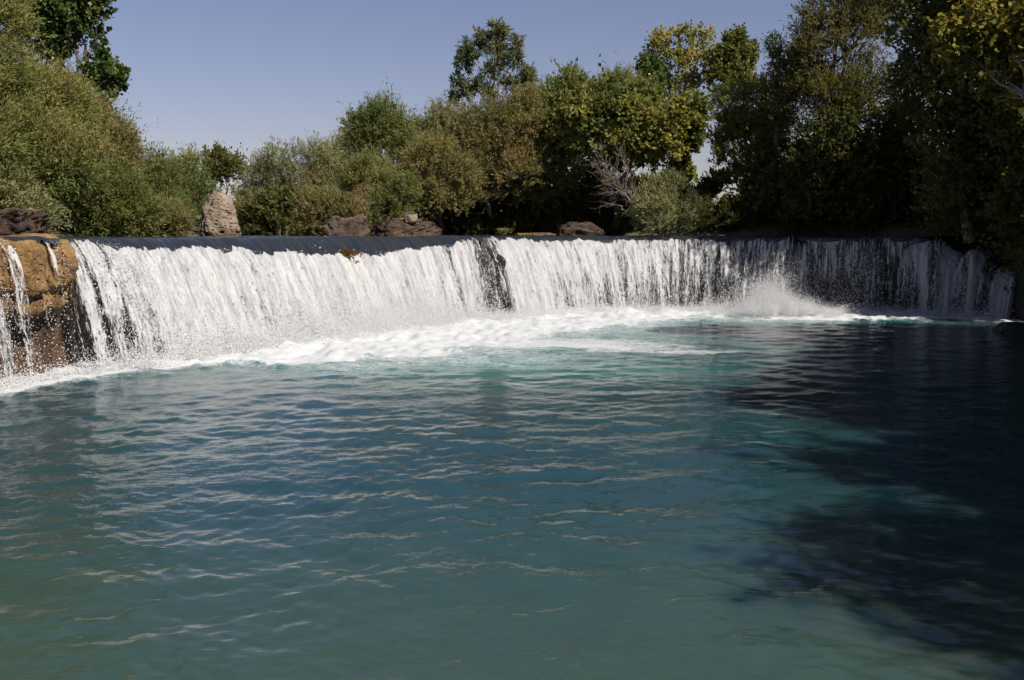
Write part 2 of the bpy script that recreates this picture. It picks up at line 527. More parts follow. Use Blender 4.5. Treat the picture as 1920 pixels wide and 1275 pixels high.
H = ground_h(GX, GY, sr, sp, nz) + far * (fbm(GX * 0.01, GY * 0.01, octv=3, seed=9) - 0.5) * 2.0
g = obj('ground', new_mesh('ground', np.column_stack([GX.ravel(), GY.ravel(), H.ravel()]), grid_faces(len(gy), len(gx))), M_ground)
tag(g, 'earth and grass banks either side of the river', kind='structure')
def gz(x, y):
    X, Y = np.array([float(x)]), np.array([float(y)])
    return float(ground_h(X, Y, poly_sd(RIVP, X, Y), poly_sd(POOL, X, Y), fbm(X * .35, Y * .35, octv=4, seed=3))[0])

# pool surface: finer where it lies nearer
def build_pool():
    ys = list(np.arange(-24, 5, 1.2))
    y = 5.6
    while y < 53.5:
        ys.append(y); y += 0.0048 * y + 0.004
    ys = np.array(ys)
    u = np.linspace(-1, 1, 470)
    core = np.maximum(ys, 7.0) * 0.56 + 0.8
    X = u[None, :] * core[:, None]
    out = np.linspace(0.15, 1, 7)
    L = -core[:, None] - out[::-1][None, :] * (30 - core[:, None]).clip(1)
    R = core[:, None] + out[None, :] * (32 - core[:, None]).clip(1)
    X = np.hstack([L, X, R])
    Y = np.repeat(ys[:, None], X.shape[1], 1)
    x, yv = X.ravel(), Y.ravel()
    # nearest point of the foot line
    ss = np.linspace(0, SLEN, 500)
    fx, fy, fnx, fny, fcol = curve(ss)
    idx = np.zeros(len(x), int); dist = np.full(len(x), 1e9)
    for k in range(0, len(x), 20000):
        dd = (x[k:k + 20000, None] - fx[None]) ** 2 + (yv[k:k + 20000, None] - fy[None]) ** 2
        j = dd.argmin(1); idx[k:k + 20000] = j
        dist[k:k + 20000] = np.sqrt(dd[np.arange(len(j)), j])
    side = (x - fx[idx]) * fnx[idx] + (yv - fy[idx]) * fny[idx]
    dist = np.where(side < 0, -dist, dist)
    col = fcol[idx]
    # foam reach by place along the fall
    reach = 1.6 * bycol(col, [(-200, 0.6), (0, 0.9), (130, 1.1), (250, 1.6), (330, 3.8), (450, 8.2), (550, 10.5), (650, 10.6), (760, 10), (850, 10.5), (950, 10), (1050, 9.0), (1150, 8.2), (1300, 7.5), (1450, 6.4), (1600, 4.8), (1720, 3.4), (1800, 2.0), (1885, 1.5)])
    solid = 1.3 * bycol(col, [(-200, 0.3), (0, 0.6), (250, 0.7), (350, 2.3), (450, 4.2), (600, 5.2), (760, 5.2), (900, 4.8), (1050, 4.4), (1200, 3.4), (1400, 3.0), (1600, 2.2), (1885, 0.9)])
    wob = fbm(x * 0.45, yv * 0.35, octv=4, seed=21)
    dw = dist + (wob - 0.5) * 3.2 * np.clip(reach / 5, 0.15, 1.2)
    foam = np.where(dw < solid, 1.0, np.clip(1 - (dw - solid) / (reach - solid + 0.3), 0, 1) * 0.62)
    # drifting streaks on the pool
    st = fbm(x * 0.22 + 4, yv * 0.6, octv=4, seed=5)
    for (ax, ay, rx, ry, k) in ((1.0, 34.5, 7.0, 4.0, 0.62), (5.5, 32.5, 4.5, 1.0, 0.5), (-4, 30, 5.5, 2.2, 0.58), (9, 41, 5, 1.5, 0.42), (20.5, 35, 3.2, 0.9, 0.55), (1, 28.6, 4, 0.5, 0.36)):
        g2 = np.exp(-(((x - ax) / rx) ** 2 + ((yv - ay) / ry) ** 2))
        foam = np.maximum(foam, g2 * k * sstep(0.35, 0.6, st) * 1.3)
    for (ax, ay, rx, ry, k) in ((-4.4, 30.4, 5.0, 3.4, 0.56), (-0.8, 31.6, 4.8, 4.4, 0.50), (-7.0, 29.8, 2.8, 2.0, 0.52)):
        rr_ = ((x - ax) / rx) ** 2 + ((yv - ay) / ry) ** 2
        foam = np.maximum(foam, k * np.exp(-rr_ ** 1.6) * (0.72 + 0.56 * st))
    aer = np.clip(np.exp(-np.clip(dist - solid, 0, 99) / (0.35 + reach * 0.62)) * (0.55 + 0.9 * (fbm(x * 0.3, yv * 0.3, octv=3, seed=8) - 0.2)), 0, 1) * bycol(col, [(-200, 0.25), (150, 0.3), (350, 0.55), (600, 0.9), (1000, 1), (1300, 0.9), (1700, 0.6), (1900, 0.3)])
    aer = np.maximum(aer, 0.75 * np.exp(-(((x + 1.5) / 9.0) ** 2 + ((yv - 30.0) / 4.5) ** 2)) * (0.5 + st))
    # waves running away from the fall
    r = np.random.default_rng(5)
    z = np.zeros_like(x)
    gust = 0.35 + 1.3 * fbm(x * 0.2, yv * 0.2, octv=4, seed=31)
    cell = 0.0048 * np.maximum(yv, 5)
    for i in range(82):
        lam = 0.2 * (1.7 / 0.2) ** (r.random() ** 1.2) if i < 64 else r.uniform(1.0, 2.9)
        ang = -math.pi / 2 + r.normal(0, 0.68) + (0.2 if i % 2 else -0.18)
        k = 2 * math.pi / lam
        amp = 0.0014 * lam ** 0.7 * r.uniform(0.6, 1.4) if i < 64 else 0.0011 * lam ** 0.9 * r.uniform(0.6, 1.4)
        ph = r.random() * 6.28
        wx = fbm(x * 0.5 + i, yv * 0.5 - i, octv=1, seed=40 + i) * 2.2
        a = k * (x * math.cos(ang) + yv * math.sin(ang)) + ph + wx
        sh = np.sin(a)
        keep = sstep(1.6, 3.2, lam / cell)
        z += amp * keep * (sh + 0.22 * np.cos(2 * a))
    z *= gust * (1 + 0.3 * sstep(24, 11, yv)) * (1 + 1.2 * np.exp(-np.clip(dist, 0, 99) / 6))
    # boil at the foot of the fall
    boil = np.exp(-(np.clip(dist - 0.4, 0, 99) / np.clip(reach * 0.45, 0.4, 4)) ** 2)
    z += boil * (fbm(x * 0.9, yv * 0.9, octv=5, seed=12) - 0.40) * 0.42 * np.clip(reach / 5, 0.25, 1)
    z += np.exp(-np.clip(dist - solid, 0, 99) / 1.2) * (fbm(x * 2.6, yv * 2.2, octv=4, seed=15) - 0.5) * 0.3 * np.clip(reach / 5, 0.2, 1)
    z += np.clip(1 - dist / 14, 0, 1) * (fbm(x * 1.1, yv * 1.1, octv=4, seed=13) - 0.5) * 0.12
    me = new_mesh('pool_water', np.column_stack([x, yv, z]), grid_faces(*X.shape))
    attr(me, 'foam', foam); attr(me, 'aer', aer)
    o = obj('pool_water', me, M_pool)
    tag(o, 'turquoise rippled pool below the waterfall', kind='structure')
build_pool()

# river surface above the fall
def build_river():
    xs = np.arange(-32, 26.1, 0.4); ys = np.r_[np.arange(18, 66, 0.4), np.arange(66, 152, 3)]
    X, Y = np.meshgrid(xs, ys)
    d = poly_sd(RIVP, X, Y)
    Z = RIVER + (fbm(X * 0.8, Y * 0.8, octv=4, seed=77) - 0.5) * 0.035
    f = grid_faces(len(ys), len(xs))
    keep = (d.ravel()[f] < 0.7).any(1)
    # drop what would hang over the fall
    ss = np.linspace(0, SLEN, 300)
    fx, fy, fnx, fny, fcol = curve(ss)
    T = tz(ss, fcol)[0]
    Cx, Cy = X.ravel()[f].mean(1), Y.ravel()[f].mean(1)
    j = ((Cx[:, None] - fx[None]) ** 2 + (Cy[:, None] - fy[None]) ** 2).argmin(1)
    side = (Cx - fx[j]) * fnx[j] + (Cy - fy[j]) * fny[j]
    keep &= side < -(T[j] + 0.25)
    f = f[keep]
    used = np.unique(f); remap = np.full(X.size, -1); remap[used] = np.arange(len(used))
    V = np.column_stack([X.ravel(), Y.ravel(), Z.ravel()])[used]
    o = obj('river_water', new_mesh('river_water', V, remap[f]), M_river)
    tag(o, 'dark calm river above the lip of the fall', kind='structure')
build_river()

# ------------------------------------------------------------------ the rock step under the fall
def build_ledge():
    ss = np.arange(0, SLEN, 0.12)
    x, y, nx_, ny_, px = curve(ss)
    T, zc = tz(ss, px)
    prof = [(-2.2, -0.9), (-1.4, -0.5), (-0.6, -0.22), (-0.15, -0.13), (0.12, -0.17), (0.32, -0.34), (0.42, -0.62), (0.45, -1.0), (0.40, -1.4), (0.30, -1.8), (0.18, -2.2), (0.05, -2.6), (-0.05, -3.0), (-0.1, -3.5), (-0.1, -4.2), (-0.1, -5.2)]
    pr = np.array(prof)
    tt = np.linspace(0, len(pr) - 1, 60)
    po = np.interp(tt, np.arange(len(pr)), pr[:, 0]); pz = np.interp(tt, np.arange(len(pr)), pr[:, 1])
    O = po[:, None] - T[None, :] + 0.0 * x
    Z = zc[None, :] + pz[:, None]
    SS = np.repeat(ss[None, :], len(tt), 0)
    amp = sstep(-0.15, -0.6, pz)[:, None]
    rough = (fbm(SS * 0.9, Z * 0.9, octv=5, seed=61) - 0.5) * 0.7 * amp + (fbm(SS * 4, Z * 1.5, octv=3, seed=62) - 0.5) * 0.18 * amp
    # a buttress reaching out below the lip
    for c, w, a in ((932, 16, 1.0), (962, 9, 1.25), (520, 20, 0.5), (865, 14, 0.5)):
        rough = rough + a * np.exp(-((px - c) / w) ** 2)[None, :] * sstep(-0.3, -1.2, pz)[:, None]
    O = O + rough - 0.9 * sstep(218, 195, px)[None, :]
    V = np.stack([x[None] + nx_[None] * O, y[None] + ny_[None] * O, Z], -1).reshape(-1, 3)
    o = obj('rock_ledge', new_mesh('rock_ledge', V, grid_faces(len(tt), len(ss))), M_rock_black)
    tag(o, 'dark wet rock step running behind the whole waterfall curtain', 'rock ledge')
build_ledge()

# ------------------------------------------------------------------ the waterfall
fall_root = empty('waterfall', tuple(on_level(760, 609)) )
tag(fall_root, 'wide curving white waterfall pouring over the rock step into the turquoise pool', 'waterfall')

def stream(ss, tau, back=0.0, lead=0.9):
    """points on the falling sheet: tau -lead..0 is the river above the lip, 0..1 the fall"""
    x, y, nx_, ny_, px = curve(ss)
    T, zc = tz(ss, px)
    x = x[None]; y = y[None]; nx_ = nx_[None]; ny_ = ny_[None]; T = T[None]; zc = zc[None]
    q = np.where(tau < 0, tau, np.clip(tau, 0, None) ** 0.8)
    dx = np.where(q < 0, q * 1.4, q * T)
    k = (zc + 0.12) / T ** 2
    z = zc + 0.012 - np.where(q > 0, k * dx * dx, 0)
    off = dx - T - back * sstep(0.0, 0.6, tau)
    return x, y, nx_, ny_, off, z, px, T, zc, k, dx

def build_sheet(name, mat, seed, back, ds, nt, lead, dens_gain, dens_add, disp=1.0):
    ss = np.arange(0.0, SLEN, ds)
    tau = np.r_[np.linspace(-lead, 0, 10)[:-1], np.linspace(0, 1.02, nt)] if lead > 0 else np.linspace(0.3, 1.02, nt)
    tau = tau[:, None]
    x, y, nx_, ny_, off, z, px, T, zc, k, dx = stream(ss, tau, back)
    SS = np.repeat(ss[None], len(tau), 0)
    ddx = np.diff(dx, axis=0, prepend=dx[:1]); ddz = np.diff(z, axis=0, prepend=z[:1])
    TT = np.cumsum(np.hypot(ddx, ddz), 0)
    g1 = sstep(0.0, 0.5, tau) * np.ones_like(SS)
    drop = zc - z
    wz = bycol(px, WHITEZ)[None]
    wn_ = (fbm(SS * 1.3, TT * 0.15, octv=4, seed=seed + 2) - 0.5) * 0.5 + (fbm(SS * 7, TT * 0.8, octv=3, seed=seed + 3) - 0.5) * 0.22
    white = sstep(0.10, -0.06, z - wz + wn_)
    # ridges along the stream, and break-up further down
    d = (fbm(SS * 1.1, TT * 0.12, octv=3, seed=seed) - 0.5) * 0.7 * sstep(0.2, 0.75, tau)
    d = d + (fbm(SS * 4.5, TT * 0.22, octv=4, seed=seed + 5) - 0.5) * 0.42 * g1 * (0.3 + 0.7 * white)
    d = d + (fbm(SS * 11, TT * 2.2, octv=3, seed=seed + 6) - 0.5) * 0.13 * white * (0.4 + 0.6 * g1)
    d = d * disp
    z = z + (fbm(SS * 0.7, TT * 0.5, octv=3, seed=seed + 8) - 0.5) * 0.06 * (1 - g1) + (fbm(SS * 2.6 + TT * 1.2, TT * 0.7, octv=4, seed=seed + 11) - 0.5) * 0.075 * (1 - white)
    z = z + white * (1 - sstep(0.3, 0.7, tau)) * (fbm(SS * 6, TT * 5, octv=3, seed=seed + 9) - 0.4) * 0.16
    nzv = np.gradient(dx, axis=0); nzw = np.gradient(z, axis=0)
    ln = np.hypot(nzv, nzw) + 1e-6
    # outward normal of the profile
    on, oz = -nzw / ln, nzv / ln
    o2 = off + d * on; z2 = z + d * oz
    V = np.stack([x + nx_ * o2, y + ny_ * o2, z2], -1).reshape(-1, 3)
    dens = np.clip(bycol(px, DENS)[None] * dens_gain + dens_add - 0.10 * sstep(0.5, 1.0, tau) * (bycol(px, DENS)[None] < 0.8), 0, 1.1)
    # the drift of streaks: sample density a little aside lower down
    me = new_mesh(name, V, grid_faces(len(tau), len(ss)))
    attr(me, 'dens', dens * np.ones_like(SS)); attr(me, 'white', white); attr(me, 'fall', tau * np.ones_like(SS))
    attr_vec(me, 'flow', np.stack([SS, TT, 0 * SS], -1).reshape(-1, 3))
    return obj(name, me, mat, fall_root)
build_sheet('water_curtain', M_curtain, 100, 0.0, 0.045, 84, 0.9, 1.0, 0.0)
build_sheet('inner_curtain', M_curtain_b, 200, 0.42, 0.07, 46, 0.0, 0.85, -0.08, 0.5)

def points_group(nm):
    ng = bpy.data.node_groups.get(nm)
    if ng:
        return ng
    ng = bpy.data.node_groups.new(nm, 'GeometryNodeTree')
    ng.interface.new_socket('Geometry', in_out='INPUT', socket_type='NodeSocketGeometry')
    ng.interface.new_socket('Geometry', in_out='OUTPUT', socket_type='NodeSocketGeometry')
    i = ng.nodes.new('NodeGroupInput'); o = ng.nodes.new('NodeGroupOutput')
    mp = ng.nodes.new('GeometryNodeMeshToPoints')
    na = ng.nodes.new('GeometryNodeInputNamedAttribute'); na.data_type = 'FLOAT'
    na.inputs['Name'].default_value = 'rad'
    sm = ng.nodes.new('GeometryNodeSetMaterial'); sm.inputs['Material'].default_value = M_drops
    ng.links.new(i.outputs[0], mp.inputs['Mesh'])
    ng.links.new(na.outputs['Attribute'], mp.inputs['Radius'])
    ng.links.new(mp.outputs[0], sm.inputs['Geometry'])
    ng.links.new(sm.outputs[0], o.inputs[0])
    return ng

def points(name, P, R, parent, label=None):
    me = bpy.data.meshes.new(name)
    me.vertices.add(len(P))
    me.vertices.foreach_set('co', np.ascontiguousarray(P, np.float32).ravel())
    attr(me, 'rad', R)
    o = obj(name, me, M_drops, parent)
    md = o.modifiers.new('drops', 'NODES')
    md.node_group = points_group('drops_as_points')
    o['kind'] = 'stuff'
    if label: o['label'] = label
    return o

def fall_drops(n):
    s = rng.random(n) * SLEN
    x, y, nx_, ny_, px = curve(s)
    dn = bycol(px, DENS)
    tau = rng.random(n) ** 0.8 * 1.0
    T, zc = tz(s, px)
    q = tau ** 0.8
    ridge = fbm(s * 2.2, tau * 1.2, octv=4, seed=301)
    ok = (rng.random(n) < np.clip(dn * 1.25 - 0.08, 0.05, 1) * np.interp(dn, [0.6, 0.9], [1.0, 0.12])) & (ridge > 0.62 - 0.35 * np.clip(dn, 0, 1) - 0.12 * tau) & (zc - (zc + .12) * q * q < bycol(px, WHITEZ) + 0.05)
    s, x, y, nx_, ny_, T, zc, q, tau, px = [a[ok] for a in (s, x, y, nx_, ny_, T, zc, q, tau, px)]
    m = len(s)
    spread = 0.05 + 0.16 * tau
    dx = q * T - T + rng.normal(0, 1, m) * spread + 0.05
    z = zc - (zc + 0.12) * q * q + rng.normal(0, 0.04, m)
    lat = rng.normal(0, 0.03, m)
    P = np.column_stack([x + nx_ * dx - ny_ * lat, y + ny_ * dx + nx_ * lat, z])
    R = np.exp(rng.normal(math.log(0.0064), 0.5, m)) * (0.8 + 0.5 * tau)
    k = z > 0
    return P[k], np.clip(R[k], 0.003, 0.026)
P, R = fall_drops(260000)
points('falling_drops', P, R, fall_root, 'white water drops breaking away from the curtain')

def mist(n, table, seed):
    r = np.random.default_rng(seed)
    c = np.array(table, float)                   # column, amount, height, reach
    ss = np.linspace(0, SLEN, 2000)
    px = curve(ss)[4]
    w = np.interp(px, c[:, 0], c[:, 1]); w /= w.sum()
    s = r.choice(ss, n, p=w) + r.normal(0, 0.02, n)
    x, y, nx_, ny_, px = curve(s)
    hh = np.interp(px, c[:, 0], c[:, 2]); rc = np.interp(px, c[:, 0], c[:, 3])
    puff = fbm(s * 0.8, r.random(n) * 0.0, octv=4, seed=seed) ** 1.5 * 2.2
    z = np.abs(r.normal(0, 1, n)) ** 1.15 * hh * 0.5 * (0.35 + puff) + 0.02
    o = r.normal(0.35, 0.6, n) * rc
    lat = r.normal(0, 0.25, n)
    P = np.column_stack([x + nx_ * o - ny_ * lat, y + ny_ * o + nx_ * lat, z])
    R = np.exp(r.normal(math.log(0.0075), 0.5, n))
    return P, np.clip(R, 0.003, 0.035)
P, R = mist(160000, [(-200, .1, .3, .3), (0, .25, .35, .4), (130, .35, .4, .5), (300, .6, .45, .6), (450, 1.2, .7, .9), (600, 1.8, .9, 1.2), (760, 1.8, .9, 1.3), (850, 1.0, .5, 1.0), (960, .7, .35, .9), (1150, .6, .28, .8),
                     (1300, .6, .28, .8), (1400, .8, .5, .8), (1600, .45, .5, .8), (1750, .3, .4, .6), (1900, .3, .35, .4)], 7)
points('base_spray', P, R, fall_root, 'low white spray along the foot of the fall')
def plume(n, seed):
    r = np.random.default_rng(seed)
    J = 130                                           # jets of spray thrown up from the foot, each a short arc
    jx = np.where(r.random(J) < 0.6, r.normal(1428, 34, J), r.normal(1510, 60, J)).clip(1345, 1680)
    jb = np.array([on_level(c, 591 + r.normal(0, 3))[:2] for c in jx])
    amp = np.exp(-((jx - 1425) / 45) ** 2) + 0.35 * np.exp(-((jx - 1500) / 70) ** 2)
    v = (2.0 + 3.4 * amp) * r.uniform(0.3, 1.05, J)
    ang = r.random(J) * 6.28; tilt = r.uniform(0.05, 0.4, J)
    k = r.integers(0, J, n)
    tt = r.random(n) ** 0.8 * (v[k] / 9.8) * 1.5
    hz = v[k] * tilt[k] * tt
    z = v[k] * tt - 4.9 * tt * tt
    sp = 0.07 + 0.55 * tt
    P = np.column_stack([jb[k, 0] + np.cos(ang[k]) * hz * 1.3 + r.normal(0, 1, n) * sp, jb[k, 1] + np.sin(ang[k]) * hz - 0.4 * tt + r.normal(0, 1, n) * sp, z + r.normal(0, 1, n) * sp * 0.7 + 0.03])
    R = np.exp(r.normal(math.log(0.0062), 0.45, n))
    ok = P[:, 2] > 0
    return P[ok], R[ok]
P, R = plume(150000, 4)
points('spray_plume', P, R, fall_root, 'burst of sunlit spray rising at the foot of the shaded part')

# ------------------------------------------------------------------ rocks
def rock_mesh(name, size, seed, sub=5, amp=0.25, freq=1.2, cuts=5, flat_bottom=True, power=0.8):
    bm = bmesh.new()
    bmesh.ops.create_icosphere(bm, subdivisions=sub, radius=1.0)
    me = bpy.data.meshes.new(name)
    bm.to_mesh(me); bm.free()
    n = len(me.vertices)
    V = np.empty(n * 3, np.float32); me.vertices.foreach_get('co', V); V = V.reshape(-1, 3).astype(float)
    r = np.random.default_rng(seed)
    V = np.sign(V) * np.abs(V) ** power
    for i in range(cuts):
        a = r.random() * 6.28; el = r.uniform(-0.2, 0.6)
        nn = np.array([math.cos(a) * math.cos(el), math.sin(a) * math.cos(el), math.sin(el)])
        lim = r.uniform(0.62, 0.85)
        d = V @ nn
        V -= np.outer(np.clip(d - lim, 0, None) * 0.85, nn)
    d = (fbm(V[:, 0] * freq + seed, V[:, 1] * freq, V[:, 2] * freq, octv=6, seed=seed, gain=0.55) - 0.5) * 2 * amp
    rid = np.abs(fbm(V[:, 0] * freq * 2 + 3, V[:, 1] * freq * 2, V[:, 2] * freq * 2.6, octv=4, seed=seed + 3) - 0.5) * 2
    d = d - sstep(0.16, 0.0, rid) * amp * 0.55
    V *= (1 + d)[:, None]
    V *= np.array(size)[None]
    me.vertices.foreach_set('co', V.astype(np.float32).ravel())
    me.polygons.foreach_set('use_smooth', np.ones(len(me.polygons), bool))
    me.update()
    return me, V

def place_rock(name, label, px, py_top, py_bot, wpx, d, depth, mat, seed, cat='rock', **kw):
    c = at(px, (py_top + py_bot) / 2, d)
    w = wpx * d / F / 2; h = (py_bot - py_top) * d / F / 2
    me, V = rock_mesh(name, (w, depth / 2, h), seed, **kw)
    o = obj(name, me, mat)
    o.location = c
    return tag(o, label, cat)

# standing boulder, shaped by its outline in the photograph (half widths by height) with real depth
def standing_boulder():
    d = 42.0
    base = at(412, 445, d); sc = d / F
    prof = [(-8, -36, 38), (0, -34, 36), (14, -34, 37), (28, -32, 37), (36, -30, 33), (45, -29, 30), (55, -27, 27), (65, -23, 23), (72, -19, 19), (78, -14, 14), (82, -6, 8), (83, -2, 3)]
    pr = np.array(prof, float)
    nz_, na = 90, 120
    zz = np.linspace(-8, 83, nz_)
    l = np.interp(zz, pr[:, 0], pr[:, 1]) * sc; rr = np.interp(zz, pr[:, 0], pr[:, 2]) * sc
    a = np.linspace(0, 2 * math.pi, na, endpoint=False)
    A, Z = np.meshgrid(a, zz * sc)
    mid = ((l + rr) / 2)[:, None]; hw = ((rr - l) / 2)[:, None]
    sx = np.sign(np.cos(A)) * np.abs(np.cos(A)) ** 0.75; sy = np.sign(np.sin(A)) * np.abs(np.sin(A)) ** 0.75
    X = mid + hw * sx
    Y = (hw * 0.62 + 0.1) * sy
    nx3 = np.cos(A); ny3 = np.sin(A)
    n1 = (fbm(X * 1.6 + 3, Y * 1.6, Z * 1.6, octv=6, seed=51, gain=0.55) - 0.5) * 0.38
    pit = sstep(0.62, 0.75, fbm(X * 3.2, Y * 3.2, Z * 4.2, octv=3, seed=52)) * sstep(1.3, 0.5, Z) * 0.3
    crack = np.exp(-((X - (mid - hw * 0.62) + 0.12 * np.sin(Z * 3)) / 0.035) ** 2) * 0.16 * (ny3 < 0.2)
    cr2 = np.exp(-((Z - 0.78 + 0.1 * X + 0.06 * np.sin(X * 7)) / 0.03) ** 2) * 0.07
    dd = n1 - pit - crack
    top = sstep(83 * sc, 60 * sc, Z)
    X = X + nx3 * dd * (0.3 + 0.7 * top); Y = Y + ny3 * dd * (0.3 + 0.7 * top)
    V = np.stack([X, Y, Z], -1).reshape(-1, 3)
    f = grid_faces(nz_, na)
    i = np.arange(nz_ * na).reshape(nz_, na)
    f = np.vstack([f, np.stack([i[:-1, -1], i[:-1, 0], i[1:, 0], i[1:, -1]], -1)])
    V = np.vstack([V, [[mid[-1, 0], 0, zz[-1] * sc + 0.01]]])
    k = len(V) - 1
    f = np.vstack([f, np.stack([i[-1], np.roll(i[-1], -1), np.full(na, k), np.full(na, k)], -1)[:, :4]])
    me = bpy.data.meshes.new('standing_boulder')
    me.from_pydata(V.tolist(), [], [tuple(q) if q[2] != q[3] else tuple(q[:3]) for q in f.tolist()])
    me.polygons.foreach_set('use_smooth', np.ones(len(me.polygons), bool)); me.update()
    o = obj('standing_boulder', me, M_rock_tan)
    o.location = base
    tag(o, 'tall upright tan boulder standing in the river above the fall', 'boulder')
standing_boulder()

place_rock('rock_outcrop', 'low brown pitted rock beside the left shrubs at the photo edge', 30, 394, 452, 128, 31.5, 1.8, M_rock_brown, 3, amp=0.4, freq=2.0, power=0.55)
place_rock('rock_outcrop', 'squarish dark brown rock with pale flat top, left of the pair in midstream', 650, 407, 462, 84, 50, 1.8, M_rock_brown, 8, amp=0.34, freq=1.9, power=0.5)
place_rock('rock_outcrop', 'long dark brown sloping rock, right of the pair in midstream', 748, 411, 466, 140, 50.5, 2.0, M_rock_brown, 14, amp=0.44, freq=1.8, power=0.6)
place_rock('boulder', 'small rounded pale stone lying on top of the long dark rock', 771, 402, 420, 26, 50.1, 0.5, M_rock_tan, 21, cat='boulder', amp=0.15, sub=4)
place_rock('rock_outcrop', 'low flat-topped shaded rock at the far waterline left of the round bush', 1093, 416, 455, 95, 54.5, 1.6, M_rock_brown, 25, amp=0.3, power=0.55)
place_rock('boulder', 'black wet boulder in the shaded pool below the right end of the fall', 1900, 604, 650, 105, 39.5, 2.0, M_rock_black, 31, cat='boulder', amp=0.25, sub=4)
place_rock('sand_bar', 'thin pale sandy shelf at the far waterline beside the grass tuft', 1012, 436, 446, 62, 55.5, 1.4, M_rock_tan, 33, cat='sand bar', amp=0.15, sub=4)

# ochre travertine ledge at the left end of the fall
def travertine():
    s0 = float(np.interp(-150, raw[:, 2], seg)); s1 = float(np.interp(222, raw[:, 2], seg))
    ss = np.linspace(s0, s1, 220)
    x, y, nx_, ny_, px = curve(ss)
    T = tz(ss, px)[0]
    prof = np.array([(-2.2, -0.35), (-1.5, 0.0), (-0.8, 0.03), (-0.2, 0.0), (0.15, -0.12), (0.36, -0.38), (0.47, -0.75), (0.53, -1.15), (0.50, -1.42), (0.3, -1.52), (0.22, -1.62), (0.36, -1.75), (0.42, -1.98), (0.25, -2.15), (-0.1, -2.3), (-0.25, -2.8), (-0.25, -3.4), (-0.2, -4.4)])
    tt = np.linspace(0, len(prof) - 1, 110)
    po = np.interp(tt, np.arange(len(prof)), prof[:, 0])[:, None]; pz = np.interp(tt, np.arange(len(prof)), prof[:, 1])[:, None]
    end = sstep(215, 178, px)[None]                       # sinks under the white curtain at its end
    # nearer the photo edge the face runs down to the pool without the hollow
    col = sstep(36, 6, px)[None] * sstep(-0.9, -1.8, pz)
    O = po * (1 - col) + (0.42 + 0.1 * np.sin(pz * 4)) * col
    O = O * (0.55 + 0.45 * end)
    SS = np.repeat(ss[None], len(tt), 0)
    pz = pz + (fbm(SS * 1.1, 0 * SS, octv=3, seed=74) - 0.5) * 1.1 * sstep(-0.5, -1.3, pz) * sstep(-3.3, -2.6, pz)
    Z = 3.83 + pz - 0.22 * (1 - end)
    act = sstep(0.05, -0.2, pz)
    O = O + ((fbm(SS * 1.6, Z * 1.0, octv=5, seed=71) - 0.5) * 0.7 + (np.abs(fbm(SS * 3.2, Z * 0.35, octv=4, seed=75) - 0.5)) * 0.5 + (fbm(SS * 7, Z * 2.2, octv=5, seed=72, gain=0.65) - 0.5) * 0.36) * (0.25 + 0.75 * act)
    Z = Z + (fbm(SS * 1.5, O * 2, octv=4, seed=73) - 0.5) * 0.22
    O = O - T[None]
    V = np.stack([x[None] + nx_[None] * O, y[None] + ny_[None] * O, Z], -1).reshape(-1, 3)
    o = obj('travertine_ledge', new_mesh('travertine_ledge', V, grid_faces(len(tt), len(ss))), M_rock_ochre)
    tag(o, 'ochre mossy rock ledge with thin trickles at the left end of the fall', 'rock ledge')
travertine()

# dark bank closing the right end of the fall
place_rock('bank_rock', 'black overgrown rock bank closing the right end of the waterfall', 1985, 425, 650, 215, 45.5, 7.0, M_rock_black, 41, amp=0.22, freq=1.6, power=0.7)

# ------------------------------------------------------------------ vegetation
class Tubes:
    def __init__(self):
        self.V, self.Fc, self.n = [], [], 0
    def add(self, pts, r0, r1, k=6):
        pts = np.asarray(pts, float)
        m = len(pts)
        T = np.gradient(pts, axis=0)
        T /= np.linalg.norm(T, axis=1)[:, None] + 1e-9
        ref = np.where(np.abs(T[:, 2:3]) > 0.9, np.array([[1.0, 0, 0]]), np.array([[0, 0, 1.0]]))
        A = np.cross(T, ref); A /= np.linalg.norm(A, axis=1)[:, None] + 1e-9
        B = np.cross(T, A)
        rad = np.linspace(r0, r1, m)[:, None, None]
        a = np.linspace(0, 2 * math.pi, k, endpoint=False)
        ring = pts[:, None, :] + rad * (np.cos(a)[None, :, None] * A[:, None, :] + np.sin(a)[None, :, None] * B[:, None, :])
        i = np.arange(m * k).reshape(m, k) + self.n
        f = np.stack([i[:-1], np.roll(i[:-1], -1, 1), np.roll(i[1:], -1, 1), i[1:]], -1).reshape(-1, 4)
        self.V.append(ring.reshape(-1, 3)); self.Fc.append(f); self.n += m * k
    def build(self, name, mat, parent):
        return obj(name, new_mesh(name, np.vstack(self.V) - np.array(parent.location)[None], np.vstack(self.Fc)), mat, None) if False else self._b(name, mat, parent)
    def _b(self, name, mat, parent):
        return obj(name, new_mesh(name, np.vstack(self.V), np.vstack(self.Fc)), mat, parent)

def wander(r, a, b, n=7, k=0.08):
    a, b = np.asarray(a, float), np.asarray(b, float)
    t = np.linspace(0, 1, n)[:, None]
    L = np.linalg.norm(b - a)
    w = np.cumsum(r.normal(0, 1, (n, 3)), 0)
    w = w - t * w[-1:]
    w[0] = 0
    return a + (b - a) * t + w * L * k * np.sin(np.pi * t) * 0.6

